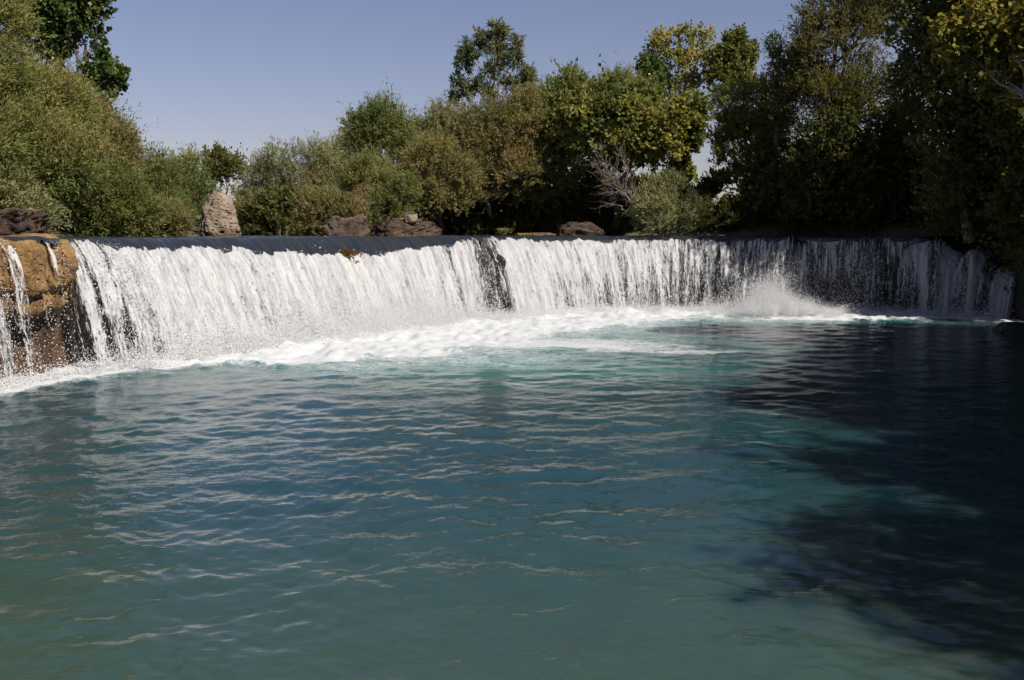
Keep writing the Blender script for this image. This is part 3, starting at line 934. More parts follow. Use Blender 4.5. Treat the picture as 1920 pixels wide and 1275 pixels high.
def leaves_on(r, B, D, L, per, ll, lw, spread, tri, droop, out=None):
    """B twig bases, D directions, L lengths; returns verts, faces and the twig each leaf belongs to"""
    n = len(B)
    idx = np.repeat(np.arange(n), per)
    m = len(idx)
    t = r.random(m)
    base = B[idx] + D[idx] * (L[idx] * t)[:, None]
    base[:, 2] -= droop * (L[idx] * t) ** 2
    base += r.normal(0, 1, (m, 3)) * (0.05 + 0.03 * L[idx])[:, None]
    dr = D[idx] + r.normal(0, spread, (m, 3))
    dr[:, 2] -= droop * 0.8 * t
    dr /= np.linalg.norm(dr, axis=1)[:, None] + 1e-9
    q = r.normal(0, 1, (m, 3))
    if out is not None:                        # blades turn their faces outwards and up to the light
        q = out[idx] * 1.3 + np.array([0, 0, 0.9]) + q * 0.55
    sd_ = np.cross(dr, q); sd_ /= np.linalg.norm(sd_, axis=1)[:, None] + 1e-9
    sc = r.uniform(0.65, 1.3, m)[:, None]
    l = ll * sc; w = lw * sc
    if tri:
        V = np.stack([base - sd_ * w * 0.5, base + sd_ * w * 0.5, base + dr * l], 1)
        f = np.arange(m * 3).reshape(m, 3)
    else:
        nn = np.cross(dr, sd_)
        mid = base + dr * l * 0.45 + nn * l * 0.08
        V = np.stack([base, mid + sd_ * w * 0.5, base + dr * l, mid - sd_ * w * 0.5], 1)
        f = np.arange(m * 4).reshape(m, 4)
    return V.reshape(-1, 3), f, idx, t

OLIVE = [(0.066, 0.086, 0.023), (0.092, 0.104, 0.028), (0.124, 0.118, 0.036)]
OLIVE_G = [(0.066, 0.080, 0.021), (0.092, 0.099, 0.027), (0.124, 0.117, 0.035)]
OLIVE_B = [(0.080, 0.078, 0.026), (0.106, 0.096, 0.032), (0.130, 0.108, 0.040)]
OLIVE_D = [(0.030, 0.038, 0.010), (0.048, 0.053, 0.014), (0.070, 0.066, 0.018)]  # dark olive, lowered further to put the wood's shade into the leaves
SILVER = [(0.085, 0.095, 0.040), (0.115, 0.120, 0.050), (0.145, 0.14, 0.06)]
DUSK = [(0.040, 0.044, 0.012), (0.056, 0.056, 0.016), (0.082, 0.072, 0.022)]  # olive with shade mixed into the leaf colour, for the right-bank willow
DARKG = [(0.022, 0.040, 0.008), (0.034, 0.055, 0.011), (0.050, 0.068, 0.015)]
EUCA = [(0.045, 0.064, 0.026), (0.062, 0.080, 0.032), (0.10, 0.10, 0.04)]
YELLOW = [(0.075, 0.09, 0.022), (0.13, 0.13, 0.025), (0.18, 0.15, 0.03)]
YELGRN = [(0.048, 0.060, 0.016), (0.080, 0.088, 0.020), (0.135, 0.125, 0.026)]
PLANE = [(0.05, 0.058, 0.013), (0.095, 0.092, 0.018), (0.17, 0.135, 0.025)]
RED = [(0.13, 0.085, 0.035), (0.165, 0.10, 0.045), (0.19, 0.125, 0.055)]

def lobes_world(lobes, d, flat, k):
    out = []
    for lb in lobes:
        px, py, rx, ry = lb[:4]
        dd = d + (lb[4] if len(lb) > 4 else 0)
        c = at(px, py, dd)
        a, b = k * rx * dd / F, k * ry * dd / F
        out.append((c, np.array([a, max(a, b) * flat, b])))
    return out

def tree(name, label, cat, base_px, d, lobes, pal, leaves, seed, leaf=(0.2, 0.055), twig=(0.5, 1.3), up=0.45, spread=0.35, per=16, tri=True, droop=0.0,
         mat=None, bark=None, trunk_r=0.16, flat=0.85, group=None, ragged=0.35, shell=0.55, stems=1, limb_leaf=True, z0=None, base_d=0.0, lobe=1.02, clump=0.72, lower=10):
    r = np.random.default_rng(seed)
    if d > 50 and lower:
        lobes = [(l_[0], l_[1] + lower, *l_[2:]) for l_ in lobes]
    LB = lobes_world(lobes, d, flat, lobe)
    bx = (base_px - 960.0) / F * d
    by = d + base_d
    bz = gz(bx, by) if z0 is None else z0
    bz = max(bz, 3.6) if d > 34 else bz
    base = np.array([bx, by, bz - 0.15])
    root = empty(name, tuple(base))
    tag(root, label, cat, group)
    # wood
    tb = Tubes(); lt = Tubes()
    cen = np.mean([c for c, _ in LB], axis=0)
    low = min(c[2] - rr[2] * 0.3 for c, rr in LB)
    topz = max(c[2] for c, _ in LB)
    for k in range(stems):
        o = base + np.r_[r.normal(0, 0.25 if stems > 1 else 0.01, 2), 0]
        end = np.array([cen[0] + r.normal(0, .3), cen[1] + r.normal(0, .3), base[2] + max(0.55 * (topz - base[2]), 0.3)])
        if stems > 1:
            c, rr = LB[k % len(LB)]
            end = c + r.normal(0, 0.2, 3)
        tp = wander(r, o, end, 9, 0.07)
        tb.add(tp, trunk_r, trunk_r * 0.42, 8)
    nl = 0
    for c, rr in LB:
        j = r.integers(3, 8)
        a = tp[min(j, len(tp) - 1)]
        a = tp[np.argmin(np.abs(tp[:, 2] - (c[2] - rr[2] * 1.1)))] if c[2] - rr[2] > tp[3, 2] else tp[3]
        lp = wander(r, a, c, 7, 0.09)
        lr = max(trunk_r * 0.42 * min(1, (rr.mean() / 1.8)), 0.02)
        lt.add(lp, lr, lr * 0.45, 6)
        for _ in range(9):
            u = r.normal(0, 1, 3); u[2] = abs(u[2]) + 0.2; u /= np.linalg.norm(u)
            e = c + u * rr * r.uniform(0.7, 1.08)
            s_ = lp[r.integers(3, 7)]
            lt.add(wander(r, s_, e, 5, 0.1), lr * 0.4, lr * 0.1, 4)
    tb.build('trunk', bark or M_bark_dark, root)
    lo = lt.build('limbs', bark or M_bark_dark, root)
    if stems > 1:
        lo['kind'] = 'stuff'                         # twigs too small to pick apart
    # crown
    area = np.array([rr[0] * rr[2] + rr[1] * rr[2] for _, rr in LB])
    Bs, Ds, Ls, Lb, Us = [], [], [], [], []
    ntw = leaves / per
    for li, (c, rr) in enumerate(LB):
        n0 = max(int(ntw * area[li] / area.sum()), 10)
        subs = [(c, rr, max(int(n0 * (1 - clump)), 4))]
        nc = 8
        for q in range(nc):                          # boughs bulging from the lobe, with gaps between them
            u0 = r.normal(0, 1, 3); u0[2] += 0.25; u0 /= np.linalg.norm(u0)
            w0 = r.uniform(0.62, 1.3)
            subs.append((c + u0 * rr * r.uniform(0.5, 0.82), rr * 0.40 * w0, max(int(n0 * clump / nc * w0 ** 1.6), 3)))
        for si, (sc_, sr_, n) in enumerate(subs):
            u = r.normal(0, 1, (n, 3)); u /= np.linalg.norm(u, axis=1)[:, None]
            u[:, 2] = np.where((u[:, 2] < -0.35) & (r.random(n) < 0.5), -u[:, 2], u[:, 2])
            sh = np.where(r.random(n) < shell, r.uniform(0.72, 0.98, n), r.random(n) ** 0.5 * 0.85)
            if si == 0:
                sh = sh * 0.9
            lump = 1 + (fbm(u[:, 0] * 2.2 + li * 3.7 + si * 1.3 + seed, u[:, 1] * 2.2, u[:, 2] * 2.2, octv=3, seed=seed) - 0.5) * 2 * ragged
            Bp = sc_ + u * sr_ * (sh * lump)[:, None]
            Dd = u * 0.75 + np.array([0, 0, up]) + r.normal(0, 0.32, (n, 3))
            Dd /= np.linalg.norm(Dd, axis=1)[:, None]
            s = min(1.0, rr.mean() / 1.1)
            Bs.append(Bp); Ds.append(Dd); Ls.append(r.uniform(twig[0], twig[1], n) * s * np.where(r.random(n) < 0.06, 1.6, 0.85)); Lb.append(np.full(n, li)); Us.append(u)
    B = np.vstack(Bs); D = np.vstack(Ds); L = np.concatenate(Ls); LI = np.concatenate(Lb)
    V, f, idx, t = leaves_on(r, B, D, L, per, leaf[0] * 1.12, leaf[1] * 1.3, max(spread, 0.48), tri, droop, np.vstack(Us))
    k = V.shape[0] // len(idx)
    # colour: the tree's palette, varying by bough, twig and leaf
    p = np.array(pal)
    big = fbm(B[:, 0] * 0.55 + seed, B[:, 1] * 0.55, B[:, 2] * 0.55, octv=3, seed=seed + 4)
    v = np.clip(0.5 + (big[idx] - 0.5) * 2.2 + r.normal(0, 0.16, len(B))[idx] + r.normal(0, 0.14, len(idx)), 0, 1) * 2
    i0 = np.minimum(v.astype(int), 1); fr = (v - i0)[:, None]
    colr = p[i0] * (1 - fr) + p[i0 + 1] * fr
    colr = colr * r.uniform(0.78, 1.22, len(idx))[:, None]
    me = new_mesh('crown', V, f, smooth=False)
    attr_col(me, 'tint', np.repeat(colr, k, axis=0))
    obj('crown', me, mat or M_leaf, root)
    return root

SH = dict(cat='shrub', stems=3, trunk_r=0.05)
LEFT = 'shrubs and trees on the left bank'
FAR = 'trees and shrubs along the far bank'
RIGHT = 'trees on the right bank'

# ---- left bank
tree('tamarisk_tree', 'tall olive tamarisk filling the upper corner at the left photo edge', 'tree', -60, 35, [(-50, 60, 66, 110), (-10, 150, 45, 70, 1), (-60, 260, 90, 120), (20, 40, 28, 60, 1.5), (-70, -60, 60, 70)], OLIVE, 80000, 101, group=LEFT, bark=M_bark_grey, leaf=(0.13, 0.036), per=22)
tree('tamarisk_tree', 'broad olive tamarisk with rounded top below the dark poplar', 'tree', 70, 38, [(50, 192, 64, 68), (110, 240, 56, 66, 1), (40, 270, 80, 80, -1), (100, 320, 75, 75, -1), (30, 350, 70, 75, -1.5), (118, 182, 34, 34, 1)], OLIVE, 125000, 102, group=LEFT, bark=M_bark_grey, leaf=(0.13, 0.036), per=22)
tree('poplar_tree', 'dark green glossy poplar rising into the top left corner of the sky', 'tree', 120, 50, [(120, 15, 55, 60), (75, 60, 45, 50), (150, 60, 42, 42), (110, 95, 34, 30), (185, 8, 26, 26), (60, -20, 50, 50), (190, 150, 26, 48), (212, 160, 22, 26), (180, 195, 20, 26), (195, 105, 9, 18), (222, 138, 12, 12), (150, -40, 60, 50)], DARKG, 15000, 103, group=LEFT,
     leaf=(0.2, 0.15), tri=False, per=10, mat=M_leaf_gloss, twig=(0.3, 0.8), spread=0.8, ragged=0.5, bark=M_bark_dark, up=0.3)
tree('tamarisk_tree', 'brownish olive tamarisk on the skyline right of the poplar branch', 'tree', 205, 44, [(190, 260, 45, 45), (225, 285, 28, 32), (170, 320, 55, 60), (215, 340, 36, 50), (150, 235, 40, 40, 1)], OLIVE_B, 65000, 104, group=LEFT, bark=M_bark_grey, leaf=(0.13, 0.036), per=22)
tree('willow_shrub', 'bright green rounded shrub leaning over the water left of the standing boulder', 'shrub', 210, 40, [(205, 385, 55, 45), (165, 405, 45, 38, -.5), (250, 405, 45, 36), (230, 360, 30, 26, 1), (120, 400, 50, 45, .5)], OLIVE_G, 65000, 105, group=LEFT, stems=4, trunk_r=0.05, leaf=(0.13, 0.036), per=22)
tree('willow_shrub', 'low yellowish shrub at the waterline just left of the standing boulder', 'shrub', 300, 43, [(295, 415, 45, 28), (325, 425, 26, 18), (262, 420, 34, 24)], OLIVE_B, 28000, 106, group=LEFT, stems=4, trunk_r=0.04, leaf=(0.13, 0.036), per=22)
tree('tamarisk_shrub', 'pale green shrub behind the low rock at the left photo edge', 'shrub', 15, 35.5, [(20, 370, 45, 45), (-40, 370, 50, 60), (60, 410, 35, 35)], SILVER, 40000, 107, group=LEFT, stems=4, trunk_r=0.05, leaf=(0.13, 0.036), per=22)
tree('tamarisk_tree', 'round olive tree on the left skyline behind the low yellowish shrub', 'tree', 300, 62, [(290, 315, 32, 34), (300, 350, 40, 40), (265, 345, 24, 40), (320, 395, 36, 40), (280, 395, 30, 36)], OLIVE_G, 26000, 108, group=LEFT, leaf=(0.16, 0.045), per=20)
tree('tamarisk_tree', 'olive tree directly behind the standing boulder', 'tree', 355, 66, [(350, 320, 36, 34), (370, 360, 40, 44), (335, 365, 32, 40), (385, 405, 36, 34), (345, 410, 30, 30)], OLIVE, 26000, 109, group=LEFT, leaf=(0.16, 0.045), per=20)
tree('oak_tree', 'small dark green tree poking above the skyline over the standing boulder', 'tree', 415, 82, [(402, 287, 20, 17), (425, 310, 28, 24), (400, 318, 22, 20), (440, 305, 14, 12)], OLIVE_D, 6500, 110, group=LEFT, leaf=(0.24, 0.12), spread=0.7, tri=False, per=10)
# off the photo edge, seen only in the pool's reflections
for i, (bx, d) in enumerate(((-420, 30), (-260, 27))):
    tree('tamarisk_tree', ('olive tamarisk beyond the left photo edge, farther one', 'olive tamarisk beyond the left photo edge, nearer one')[i], 'tree', bx, d, [(bx, 60, 130, 150), (bx + 50, 260, 120, 130), (bx - 60, 330, 110, 110)], OLIVE_G, 9000, 120 + i, leaf=(0.3, 0.1), group=LEFT, z0=4.0)

# ---- far bank
tree('tamarisk_tree', 'wide grey-green tree with flat top right of the standing boulder', 'tree', 555, 72, [(520, 300, 45, 34), (575, 295, 45, 32), (620, 300, 34, 32), (500, 350, 50, 40), (560, 345, 50, 45), (470, 375, 34, 34), (605, 350, 40, 45), (520, 400, 50, 34), (460, 410, 28, 30), (580, 400, 45, 34)], SILVER, 52000, 201, group=FAR, leaf=(0.16, 0.045), per=20)
tree('bare_shrub', 'thin leafless twigs sticking up left of the wide grey-green tree', 'shrub', 478, 73, [(485, 318, 18, 28), (500, 300, 14, 20), (470, 330, 12, 20)], RED, 900, 202, group=FAR, per=6, leaf=(0.14, 0.05), stems=8, trunk_r=0.03, bark=M_bark_dead)
tree('tamarisk_tree', 'olive tree with tall domed top above the pair of brown rocks', 'tree', 720, 66, [(715, 215, 36, 34), (740, 235, 34, 34), (672, 230, 26, 28), (680, 262, 34, 26), (735, 275, 36, 28), (705, 255, 34, 30), (755, 265, 22, 26), (770, 245, 16, 22, 2)], OLIVE, 34000, 203, group=FAR, bark=M_bark_dead, leaf=(0.16, 0.045), per=20)
tree('tamarisk_shrub', 'rounded olive bush hanging with grey dead stems below the domed tree', 'shrub', 700, 60, [(690, 320, 40, 28), (660, 340, 28, 24), (725, 340, 28, 26), (690, 350, 40, 26)], OLIVE_G, 22000, 204, group=FAR, stems=4, trunk_r=0.06, bark=M_bark_dead, leaf=(0.16, 0.045), per=20)
tree('tamarisk_shrub', 'reddish olive mounded bush at the waterline behind the squarish brown rock', 'shrub', 615, 53, [(610, 400, 44, 32), (580, 420, 30, 22), (650, 405, 34, 30), (600, 428, 40, 16)], OLIVE_B, 26000, 205, group=FAR, stems=4, trunk_r=0.04, up=0.8, leaf=(0.16, 0.045), per=20)
tree('tamarisk_shrub', 'loose green bush behind the long dark midstream rock', 'shrub', 725, 55, [(715, 385, 34, 30), (745, 375, 28, 34), (690, 400, 26, 22), (760, 350, 22, 30)], OLIVE_G, 15000, 206, group=FAR, stems=4, trunk_r=0.04, leaf=(0.16, 0.045), per=20)
tree('dead_shrub', 'grey leafless stems fanning out under the rounded olive bush', 'shrub', 685, 57.5, [(672, 360, 14, 20), (695, 355, 14, 20), (660, 368, 10, 14)], RED, 500, 207, group=FAR, per=5, leaf=(0.12, 0.04), stems=10, trunk_r=0.03, bark=M_bark_dead)
tree('tamarisk_tree', 'brownish olive rounded tree right of the domed tree', 'tree', 820, 57, [(815, 295, 50, 38), (850, 320, 38, 34), (785, 315, 34, 36), (830, 350, 50, 40), (870, 345, 24, 34)], OLIVE_B, 36000, 208, group=FAR, bark=M_bark_dead, base_d=3, leaf=(0.16, 0.045), per=20)
tree('willow_tree', 'blue-green willow on the skyline just left of the tall eucalyptus', 'tree', 825, 68, [(825, 225, 30, 32), (800, 265, 34, 32), (850, 260, 30, 36), (785, 250, 20, 22, 2)], SILVER, 20000, 209, group=FAR, leaf=(0.16, 0.045), per=20)
tree('eucalyptus_tree', 'tall slender eucalyptus with open crown standing above the skyline', 'tree', 930, 96, [(932, 58, 22, 26), (905, 65, 24, 22), (880, 85, 20, 26), (870, 112, 16, 20), (935, 92, 26, 24), (968, 75, 14, 18), (966, 100, 16, 20), (925, 122, 22, 18), (985, 128, 20, 20), (975, 145, 14, 14), (862, 150, 16, 20), (852, 178, 10, 16), (895, 148, 14, 18), (950, 150, 14, 18), (915, 165, 18, 18), (995, 135, 9, 14), (870, 165, 14, 16)],
     EUCA, 12500, 210, group=FAR, leaf=(0.34, 0.11), per=12, droop=0.25, spread=0.5, twig=(0.5, 1.1), bark=M_bark_pale, trunk_r=0.3, ragged=0.45, up=0.0, shell=0.3, lobe=0.84)
tree('tamarisk_tree', 'broad brown-olive tree with pale forked limb below the eucalyptus', 'tree', 915, 58.5, [(905, 215, 52, 40), (950, 225, 42, 42), (880, 250, 44, 40), (930, 270, 50, 40), (985, 190, 36, 34), (960, 300, 50, 44), (895, 310, 40, 44)], OLIVE_B, 52000, 211, group=FAR, bark=M_bark_pale, base_d=4, leaf=(0.16, 0.045), per=20, lower=26)
tree('oak_tree', 'dark olive tree with pointed top in the middle of the far bank', 'tree', 1060, 60, [(1072, 155, 28, 32), (1045, 185, 36, 34), (1090, 190, 36, 34), (1020, 210, 36, 40), (1070, 230, 50, 44), (1010, 260, 40, 44), (1040, 300, 55, 50), (1000, 340, 46, 46)], OLIVE, 30000, 212, group=FAR, leaf=(0.22, 0.08), base_d=4)
tree('plane_tree', 'yellow-green broad-leaved tree spreading across the middle of the far bank', 'tree', 1160, 57.5, [(1100, 215, 40, 40), (1150, 205, 44, 36), (1195, 215, 40, 40), (1120, 255, 46, 32), (1180, 255, 44, 34), (1235, 240, 40, 40), (1285, 220, 34, 40), (1250, 275, 38, 26), (1310, 205, 24, 28), (1085, 260, 22, 22), (1060, 235, 30, 34, 1), (1130, 175, 40, 28, 2), (1200, 182, 40, 30, 2), (1275, 258, 36, 28, 1), (1215, 288, 30, 20, 2), (1140, 290, 36, 20, 2), (1300, 262, 14, 12)], YELGRN, 36000, 213, group=FAR, leaf=(0.2, 0.15), tri=False, per=9, twig=(0.3, 0.8), spread=0.8, up=0.2, bark=M_bark_grey, trunk_r=0.22, base_d=4, ragged=0.6)
tree('oak_tree', 'grey-olive tree on the skyline between the pointed tree and the yellow poplar', 'tree', 1160, 76, [(1145, 160, 34, 26), (1185, 158, 34, 26), (1165, 190, 50, 36), (1215, 180, 26, 28)], OLIVE, 22000, 214, group=FAR, leaf=(0.16, 0.045), per=20)
tree('poplar_tree', 'thin yellowing poplar with see-through vase-shaped crown on the skyline', 'tree', 1290, 84, [(1245, 65, 20, 24), (1280, 62, 24, 22), (1315, 75, 24, 26), (1232, 100, 20, 26), (1265, 105, 26, 26), (1300, 110, 26, 26), (1240, 140, 24, 24), (1280, 150, 30, 24), (1315, 145, 24, 26), (1260, 175, 30, 22)], YELLOW, 6500, 215, group=FAR, leaf=(0.2, 0.16), tri=False, per=7, twig=(0.3, 0.9), spread=0.9, up=0.7, bark=M_bark_grey, trunk_r=0.2, shell=0.75, ragged=0.5)
tree('poplar_tree', 'greener spiky poplar close right of the thin yellow one', 'tree', 1360, 82, [(1375, 80, 16, 28), (1350, 105, 24, 26), (1405, 100, 16, 24), (1380, 120, 28, 26), (1355, 150, 30, 28), (1395, 150, 24, 22), (1388, 66, 8, 18), (1412, 84, 8, 14)], YELGRN, 10000, 216, group=FAR, leaf=(0.2, 0.15), tri=False, per=8, twig=(0.3, 0.9), spread=0.8, up=0.8, bark=M_bark_grey, ragged=0.5)
tree('poplar_tree', 'dark leafy bough left of the thin yellow poplar', 'tree', 1225, 83, [(1215, 120, 18, 22), (1228, 150, 18, 18)], DARKG, 2600, 217, group=FAR, leaf=(0.2, 0.15), tri=False, per=8, spread=0.8, mat=M_leaf_gloss)
tree('tamarisk_tree', 'dark olive tree between the yellow poplars and the right bank wood', 'tree', 1400, 60, [(1380, 195, 44, 36), (1430, 190, 44, 40), (1400, 245, 44, 36), (1450, 250, 44, 46), (1370, 235, 26, 28), (1430, 300, 50, 44), (1460, 350, 50, 50), (1400, 320, 30, 24), (1352, 288, 24, 22), (1340, 252, 18, 16)], OLIVE, 32000, 218, group=FAR, leaf=(0.2, 0.07))
tree('willow_shrub', 'round sunlit olive bush at the waterline in front of the dark wood', 'shrub', 1245, 53, [(1245, 380, 44, 34), (1218, 398, 30, 26), (1275, 392, 26, 32), (1252, 348, 24, 26), (1240, 414, 44, 15), (1268, 345, 16, 20)], SILVER, 32000, 219, group=FAR, stems=5, trunk_r=0.04, up=0.6, leaf=(0.16, 0.045), per=20)
tree('plane_sapling', 'small yellow-leaved sapling above the round sunlit bush', 'tree', 1275, 59, [(1275, 305, 16, 18), (1285, 325, 18, 16), (1262, 325, 16, 14)], YELLOW, 2200, 220, group=FAR, leaf=(0.2, 0.15), tri=False, per=7, spread=0.9, trunk_r=0.05)
tree('tamarisk_tree', 'grey-olive tree filling the skyline left of the domed tree', 'tree', 650, 76, [(636, 288, 38, 36), (664, 268, 30, 30), (640, 330, 40, 40)], SILVER, 16000, 221, group=FAR, leaf=(0.17, 0.05), per=18)
tree('tamarisk_tree', 'olive tree filling the skyline right of the domed tree', 'tree', 785, 75, [(782, 268, 32, 34), (772, 305, 40, 36), (806, 245, 26, 28)], OLIVE, 16000, 222, group=FAR, leaf=(0.17, 0.05), per=18)
tree('tamarisk_tree', 'olive tree on the skyline close right of the eucalyptus', 'tree', 1005, 73, [(1000, 205, 34, 36), (1022, 185, 28, 30), (1010, 245, 40, 40)], OLIVE_B, 16000, 223, group=FAR, leaf=(0.17, 0.05), per=18)
# shaded undergrowth along the far waterline
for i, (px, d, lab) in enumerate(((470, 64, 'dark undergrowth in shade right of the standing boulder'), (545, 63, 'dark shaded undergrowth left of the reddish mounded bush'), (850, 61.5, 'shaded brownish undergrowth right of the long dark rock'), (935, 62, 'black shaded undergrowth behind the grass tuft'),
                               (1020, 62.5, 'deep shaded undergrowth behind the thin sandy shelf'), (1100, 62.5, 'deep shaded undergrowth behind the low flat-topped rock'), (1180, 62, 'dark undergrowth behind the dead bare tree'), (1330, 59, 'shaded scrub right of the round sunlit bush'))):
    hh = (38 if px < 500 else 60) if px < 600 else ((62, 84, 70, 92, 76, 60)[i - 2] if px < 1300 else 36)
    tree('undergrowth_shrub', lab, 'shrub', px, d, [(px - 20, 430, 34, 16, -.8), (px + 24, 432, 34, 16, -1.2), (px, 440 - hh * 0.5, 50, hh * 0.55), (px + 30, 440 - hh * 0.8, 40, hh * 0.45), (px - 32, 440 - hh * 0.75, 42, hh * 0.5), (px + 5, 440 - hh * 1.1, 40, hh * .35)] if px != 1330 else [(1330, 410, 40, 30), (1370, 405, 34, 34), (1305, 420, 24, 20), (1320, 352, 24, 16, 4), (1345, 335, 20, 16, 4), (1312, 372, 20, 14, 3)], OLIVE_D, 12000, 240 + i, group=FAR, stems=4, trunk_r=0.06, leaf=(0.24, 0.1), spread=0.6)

# ---- right bank
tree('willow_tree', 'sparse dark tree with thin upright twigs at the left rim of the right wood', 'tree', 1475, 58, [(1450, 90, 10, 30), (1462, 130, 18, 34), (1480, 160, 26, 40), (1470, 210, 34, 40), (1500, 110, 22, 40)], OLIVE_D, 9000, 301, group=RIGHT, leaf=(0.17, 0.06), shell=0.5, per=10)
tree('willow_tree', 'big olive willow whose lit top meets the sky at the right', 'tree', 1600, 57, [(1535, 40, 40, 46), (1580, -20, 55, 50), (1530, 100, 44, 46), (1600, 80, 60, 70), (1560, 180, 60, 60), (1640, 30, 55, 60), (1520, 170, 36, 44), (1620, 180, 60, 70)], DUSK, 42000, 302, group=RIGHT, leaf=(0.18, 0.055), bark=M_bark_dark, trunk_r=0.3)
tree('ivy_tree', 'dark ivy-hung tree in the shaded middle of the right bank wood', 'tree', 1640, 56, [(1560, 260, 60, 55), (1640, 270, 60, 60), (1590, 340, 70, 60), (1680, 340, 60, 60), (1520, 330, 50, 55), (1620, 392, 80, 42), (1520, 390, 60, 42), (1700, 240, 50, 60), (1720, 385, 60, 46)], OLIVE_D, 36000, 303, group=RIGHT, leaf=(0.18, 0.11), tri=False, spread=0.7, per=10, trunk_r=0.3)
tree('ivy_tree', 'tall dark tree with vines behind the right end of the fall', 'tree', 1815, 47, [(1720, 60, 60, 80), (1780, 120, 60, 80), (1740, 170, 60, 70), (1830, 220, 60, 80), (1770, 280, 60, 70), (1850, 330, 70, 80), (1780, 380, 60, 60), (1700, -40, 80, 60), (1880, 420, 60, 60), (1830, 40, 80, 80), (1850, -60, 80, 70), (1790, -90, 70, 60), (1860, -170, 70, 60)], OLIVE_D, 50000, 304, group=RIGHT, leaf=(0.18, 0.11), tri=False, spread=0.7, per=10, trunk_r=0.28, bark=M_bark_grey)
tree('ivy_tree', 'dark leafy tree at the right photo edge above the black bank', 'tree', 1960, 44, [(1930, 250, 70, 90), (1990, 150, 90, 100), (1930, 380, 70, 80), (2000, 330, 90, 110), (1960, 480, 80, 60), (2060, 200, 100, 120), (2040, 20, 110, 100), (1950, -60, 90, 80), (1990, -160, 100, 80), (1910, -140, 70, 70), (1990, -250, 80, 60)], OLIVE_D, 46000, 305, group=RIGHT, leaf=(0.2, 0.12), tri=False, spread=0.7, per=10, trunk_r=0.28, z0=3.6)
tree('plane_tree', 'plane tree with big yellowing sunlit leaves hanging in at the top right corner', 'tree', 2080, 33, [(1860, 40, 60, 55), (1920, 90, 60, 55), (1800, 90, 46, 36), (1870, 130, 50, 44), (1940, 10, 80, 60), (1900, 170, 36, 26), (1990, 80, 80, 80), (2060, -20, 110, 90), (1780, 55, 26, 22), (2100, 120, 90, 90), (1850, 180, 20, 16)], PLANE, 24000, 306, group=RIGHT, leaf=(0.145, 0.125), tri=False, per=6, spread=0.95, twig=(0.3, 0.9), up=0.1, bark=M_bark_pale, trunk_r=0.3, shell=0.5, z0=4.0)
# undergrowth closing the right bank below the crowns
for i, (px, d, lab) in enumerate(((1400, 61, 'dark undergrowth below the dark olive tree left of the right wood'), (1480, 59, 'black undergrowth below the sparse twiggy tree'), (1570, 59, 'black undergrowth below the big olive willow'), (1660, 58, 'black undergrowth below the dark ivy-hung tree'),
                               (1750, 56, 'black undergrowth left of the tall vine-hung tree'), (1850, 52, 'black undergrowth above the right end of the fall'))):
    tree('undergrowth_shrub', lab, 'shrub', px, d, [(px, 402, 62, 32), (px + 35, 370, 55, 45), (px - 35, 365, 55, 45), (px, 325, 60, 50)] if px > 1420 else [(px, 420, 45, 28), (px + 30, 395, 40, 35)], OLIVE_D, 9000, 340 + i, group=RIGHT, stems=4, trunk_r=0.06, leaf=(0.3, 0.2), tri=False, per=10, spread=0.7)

# beyond the right photo edge: the wood whose shade lies over the pool
def copy_tree(o, loc, rz, sc, label, wide=1.0):
    c = o.copy(); COL.objects.link(c)
    c.location = loc; c.rotation_euler.z = rz; c.scale = (sc * wide, sc * wide, sc)
    c['label'] = label
    for ch in o.children:
        k = ch.copy(); COL.objects.link(k); k.parent = c
        k.matrix_parent_inverse = ch.matrix_parent_inverse.copy()
    return c
r_ = np.random.default_rng(400)
bx, y, h = 960 + 27.5 / 50 * F, 50, 15
k = F / y
proto = tree('plane_tree', 'tall plane tree beyond the right photo edge, farthest up the river', 'tree', bx, y,
     [(bx + r_.normal(0, 1.2) * k, 437 - (q * h - 1.5) * k, 3.0 * k * (1.15 - q * .5), 2.2 * k, r_.normal(0, 1.0)) for q in (0.22, 0.3, 0.45, 0.6, 0.75, 0.88, 0.5, 0.68)], OLIVE_D, 14000, 410, group=RIGHT, leaf=(0.34, 0.26), tri=False, per=8, spread=0.8, trunk_r=0.3, z0=4.0)
for (x, y, rz, sc, lab) in ((29.8, 44, 1.1, 1.4, 'tall plane tree beyond the right photo edge, level with the end of the fall'), (32.5, 41, 2.3, 1.5, 'very tall plane tree behind the others beyond the right photo edge'),
                            *((max(11.2 + 0.27 * y_, 0.514 * y_ + 3.4) + 0.8 * (q % 2) + min(0.1 * q, 0.7) + 2.0 + 0.03 * q, y_, 3.9 + 1.3 * q, 0.58 + 0.05 * (q % 3) + (0.07 if 5 <= q <= 9 else 0), 'small plane tree beyond the right photo edge, %s along the pool bank' % w) for q, (y_, w) in enumerate(zip((34, 31.9, 29.8, 27.7, 25.6, 23.5, 21.2, 18.8, 16.2, 13.4, 10.4, 7.2), 'first second third fourth fifth sixth seventh eighth ninth tenth eleventh twelfth'.split()))),
                            (14.9, 4.6, 0.4, 0.59, 'small plane tree on the right bank level with the viewer, leafier one'), (14.6, 1.6, 2.1, 0.59, 'small plane tree on the right bank just behind the viewer'), (14.8, -1.4, 3.3, 0.57, 'small plane tree on the right bank farthest behind the viewer')):
    copy_tree(proto, (x, y, 3.7), rz, sc, lab, 1.0 if sc > 1 else 1.5)

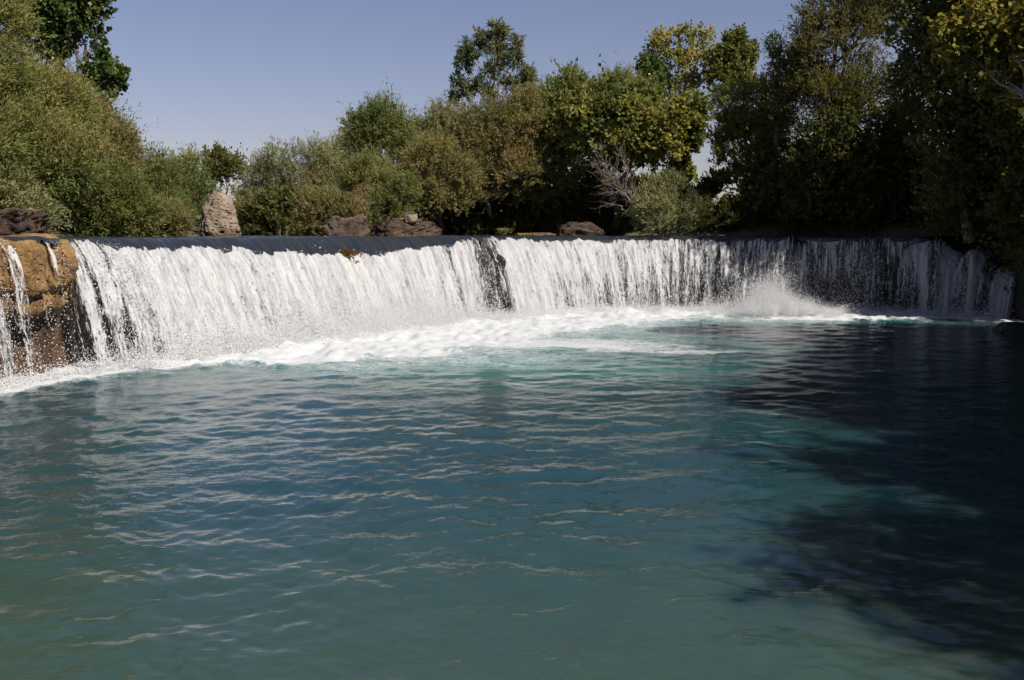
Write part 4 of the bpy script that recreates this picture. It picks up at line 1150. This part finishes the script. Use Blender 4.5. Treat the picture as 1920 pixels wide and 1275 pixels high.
# dead bare tree leaning out over the water
def dead_tree():
    d = 56.0
    base = at(1205, 400, d); base[2] = 4.0
    base[0] = at(1215, 430, d)[0]
    root = empty('dead_tree', tuple(base))
    tag(root, 'leaning leafless grey dead tree left of the round sunlit bush', 'tree', FAR)
    r = np.random.default_rng(77)
    tb = Tubes()
    fork = at(1170, 362, d)
    tb.add(wander(r, base, fork, 8, 0.05), 0.11, 0.06, 8)
    tb.build('trunk', M_bark_dead, root)
    tips = [(1108, 272), (1122, 268), (1135, 290), (1115, 300), (1150, 275), (1162, 278), (1158, 300), (1125, 335), (1130, 350), (1138, 380), (1120, 318), (1185, 345), (1142, 362), (1128, 365)]
    for i, (tx, ty) in enumerate(tips):
        br = Tubes()
        e = at(tx, ty, d + r.normal(0, 0.7))
        p = wander(r, fork + (base - fork) * r.uniform(-0.05, 0.5), e, 10, 0.11)
        br.add(p, 0.034, 0.008, 5)
        for _ in range(16):
            j = r.integers(2, 9)
            dv = (p[-1] - p[0]); dv /= np.linalg.norm(dv)
            e2 = p[j] + dv * r.uniform(0.2, 0.8) + r.normal(0, 0.3, 3)
            br.add(wander(r, p[j], e2, 5, 0.08), 0.014, 0.005, 4)
        br.build('branch', M_bark_dead, root)
dead_tree()

# small things at the lip and waterline
def tuft(name, label, cat, px, py, d, w, h, n, pal, seed, arch=0.5, lw=0.02):
    r = np.random.default_rng(seed)
    c = at(px, py, d)
    root = empty(name, tuple(c))
    tag(root, label, cat)
    tb = []
    V, Fc, C = [], [], []
    k = 0
    p = np.array(pal)
    for i in range(n):
        a = r.random() * 6.28
        b = c + np.array([math.cos(a), math.sin(a), 0]) * r.random() * w * 0.35
        out = np.array([math.cos(a), math.sin(a), 0]) * r.uniform(0.1, 1) * w * 0.6
        hh = h * r.uniform(0.5, 1.0)
        pts = [b + out * t + np.array([0, 0, hh * (t - arch * t * t)]) for t in np.linspace(0, 1, 5)]
        s = np.array([-math.sin(a), math.cos(a), 0.0])
        for j, q in enumerate(pts):
            ww = lw * (1 - j / 4.4)
            V += [q - s * ww, q + s * ww]
        for j in range(4):
            Fc.append((k + 2 * j, k + 2 * j + 1, k + 2 * j + 3, k + 2 * j + 2))
        k += 10
        C += [p[r.integers(0, 3)] * r.uniform(0.8, 1.2)] * 10
    me = new_mesh('blades', np.array(V), np.array(Fc), smooth=False)
    attr_col(me, 'tint', np.array(C))
    obj('blades', me, M_leaf, root)
    return root
STRAW = [(0.25, 0.18, 0.05), (0.30, 0.20, 0.06), (0.18, 0.16, 0.04)]
tuft('grass_tuft', 'low yellow grass tuft at the far waterline beside the sandy shelf', 'grass tuft', 985, 442, 55, 1.0, 0.45, 130, STRAW, 1, 0.7, 0.02)
tuft('grass_tuft', 'pale dry grass tuft in front of the shaded undergrowth left of the yellow tuft', 'grass tuft', 945, 436, 57, 0.9, 0.9, 110, SILVER, 2, 0.8, 0.018)
tuft('reed_plume', 'pale cream plume of reed catching the sun in the dark undergrowth', 'reed plume', 857, 362, 57, 0.8, 0.5, 90, [(0.6, 0.52, 0.38), (0.7, 0.62, 0.46), (0.5, 0.45, 0.3)], 3, 1.0, 0.022)
def lip_point(px, tau):
    s = np.array([float(np.interp(px, raw[:, 2], seg))])
    x, y, nx_, ny_, off, z, *_ = stream(s, np.array([[tau]]))
    return np.array([(x + nx_ * off)[0, 0], (y + ny_ * off)[0, 0], z[0, 0]])
def weed(px, tau, label, seed):
    c = lip_point(px, tau)
    r = np.random.default_rng(seed)
    n = 46
    B = c + r.normal(0, 1, (n, 3)) * np.array([0.28, 0.15, 0.06]) + np.array([0, 0, 0.05])
    D = r.normal(0, 1, (n, 3)) + np.array([0, -0.3, 0.3]); D /= np.linalg.norm(D, axis=1)[:, None]
    V, f, idx, t = leaves_on(r, B, D, np.full(n, 0.12), 3, 0.14, 0.10, 0.8, False, 0.2)
    me = new_mesh('leaf_clump', V, f, smooth=False)
    p = np.array([(0.15, 0.085, 0.012), (0.10, 0.055, 0.010), (0.05, 0.03, 0.008)])
    attr_col(me, 'tint', np.repeat(p[r.integers(0, 3, len(idx))], 4, axis=0))
    root = empty('leaf_clump', tuple(c))
    tag(root, label, 'leaf clump')
    obj('leaves', me, M_leaf, root)['kind'] = 'stuff'
weed(702, 0.36, 'yellow clump of fallen leaves caught on the lip of the fall', 5)
def snag(name, label, pts, d, r0, seed):
    rr = np.random.default_rng(seed)
    P = np.array([at(x, y, d) for x, y in pts])
    root = empty(name, tuple(P[0]))
    tag(root, label, 'branch')
    t = Tubes(); t.add(P, r0, r0 * 0.35, 7)
    t.build('stem', M_bark_dead if 'pale' in label else M_bark_dark, root)
    t2 = Tubes()
    t2.add(wander(rr, P[len(P) // 2], P[len(P) // 2] + np.array([rr.normal(0, .2), 0, 0.35]), 5, 0.1), r0 * 0.6, r0 * 0.2, 5)
    t2.build('twig', M_bark_dead if 'pale' in label else M_bark_dark, root)
snag('branch', 'short pale snag standing in the river, taller one nearest the boulder', [(527, 444), (524, 438), (523, 430)], 50, 0.035, 1)
snag('branch', 'short pale snag standing in the river beside the mounded bush', [(538, 444), (537, 438), (536, 433)], 50, 0.03, 2)
p0 = lip_point(1705, 0.25)
snag('branch', 'dark curved branch stuck on the lip in the shaded right part', [(1694, 466), (1702, 459), (1715, 455), (1735, 453), (1752, 450)], float(p0[1]) - 0.15, 0.05, 3)
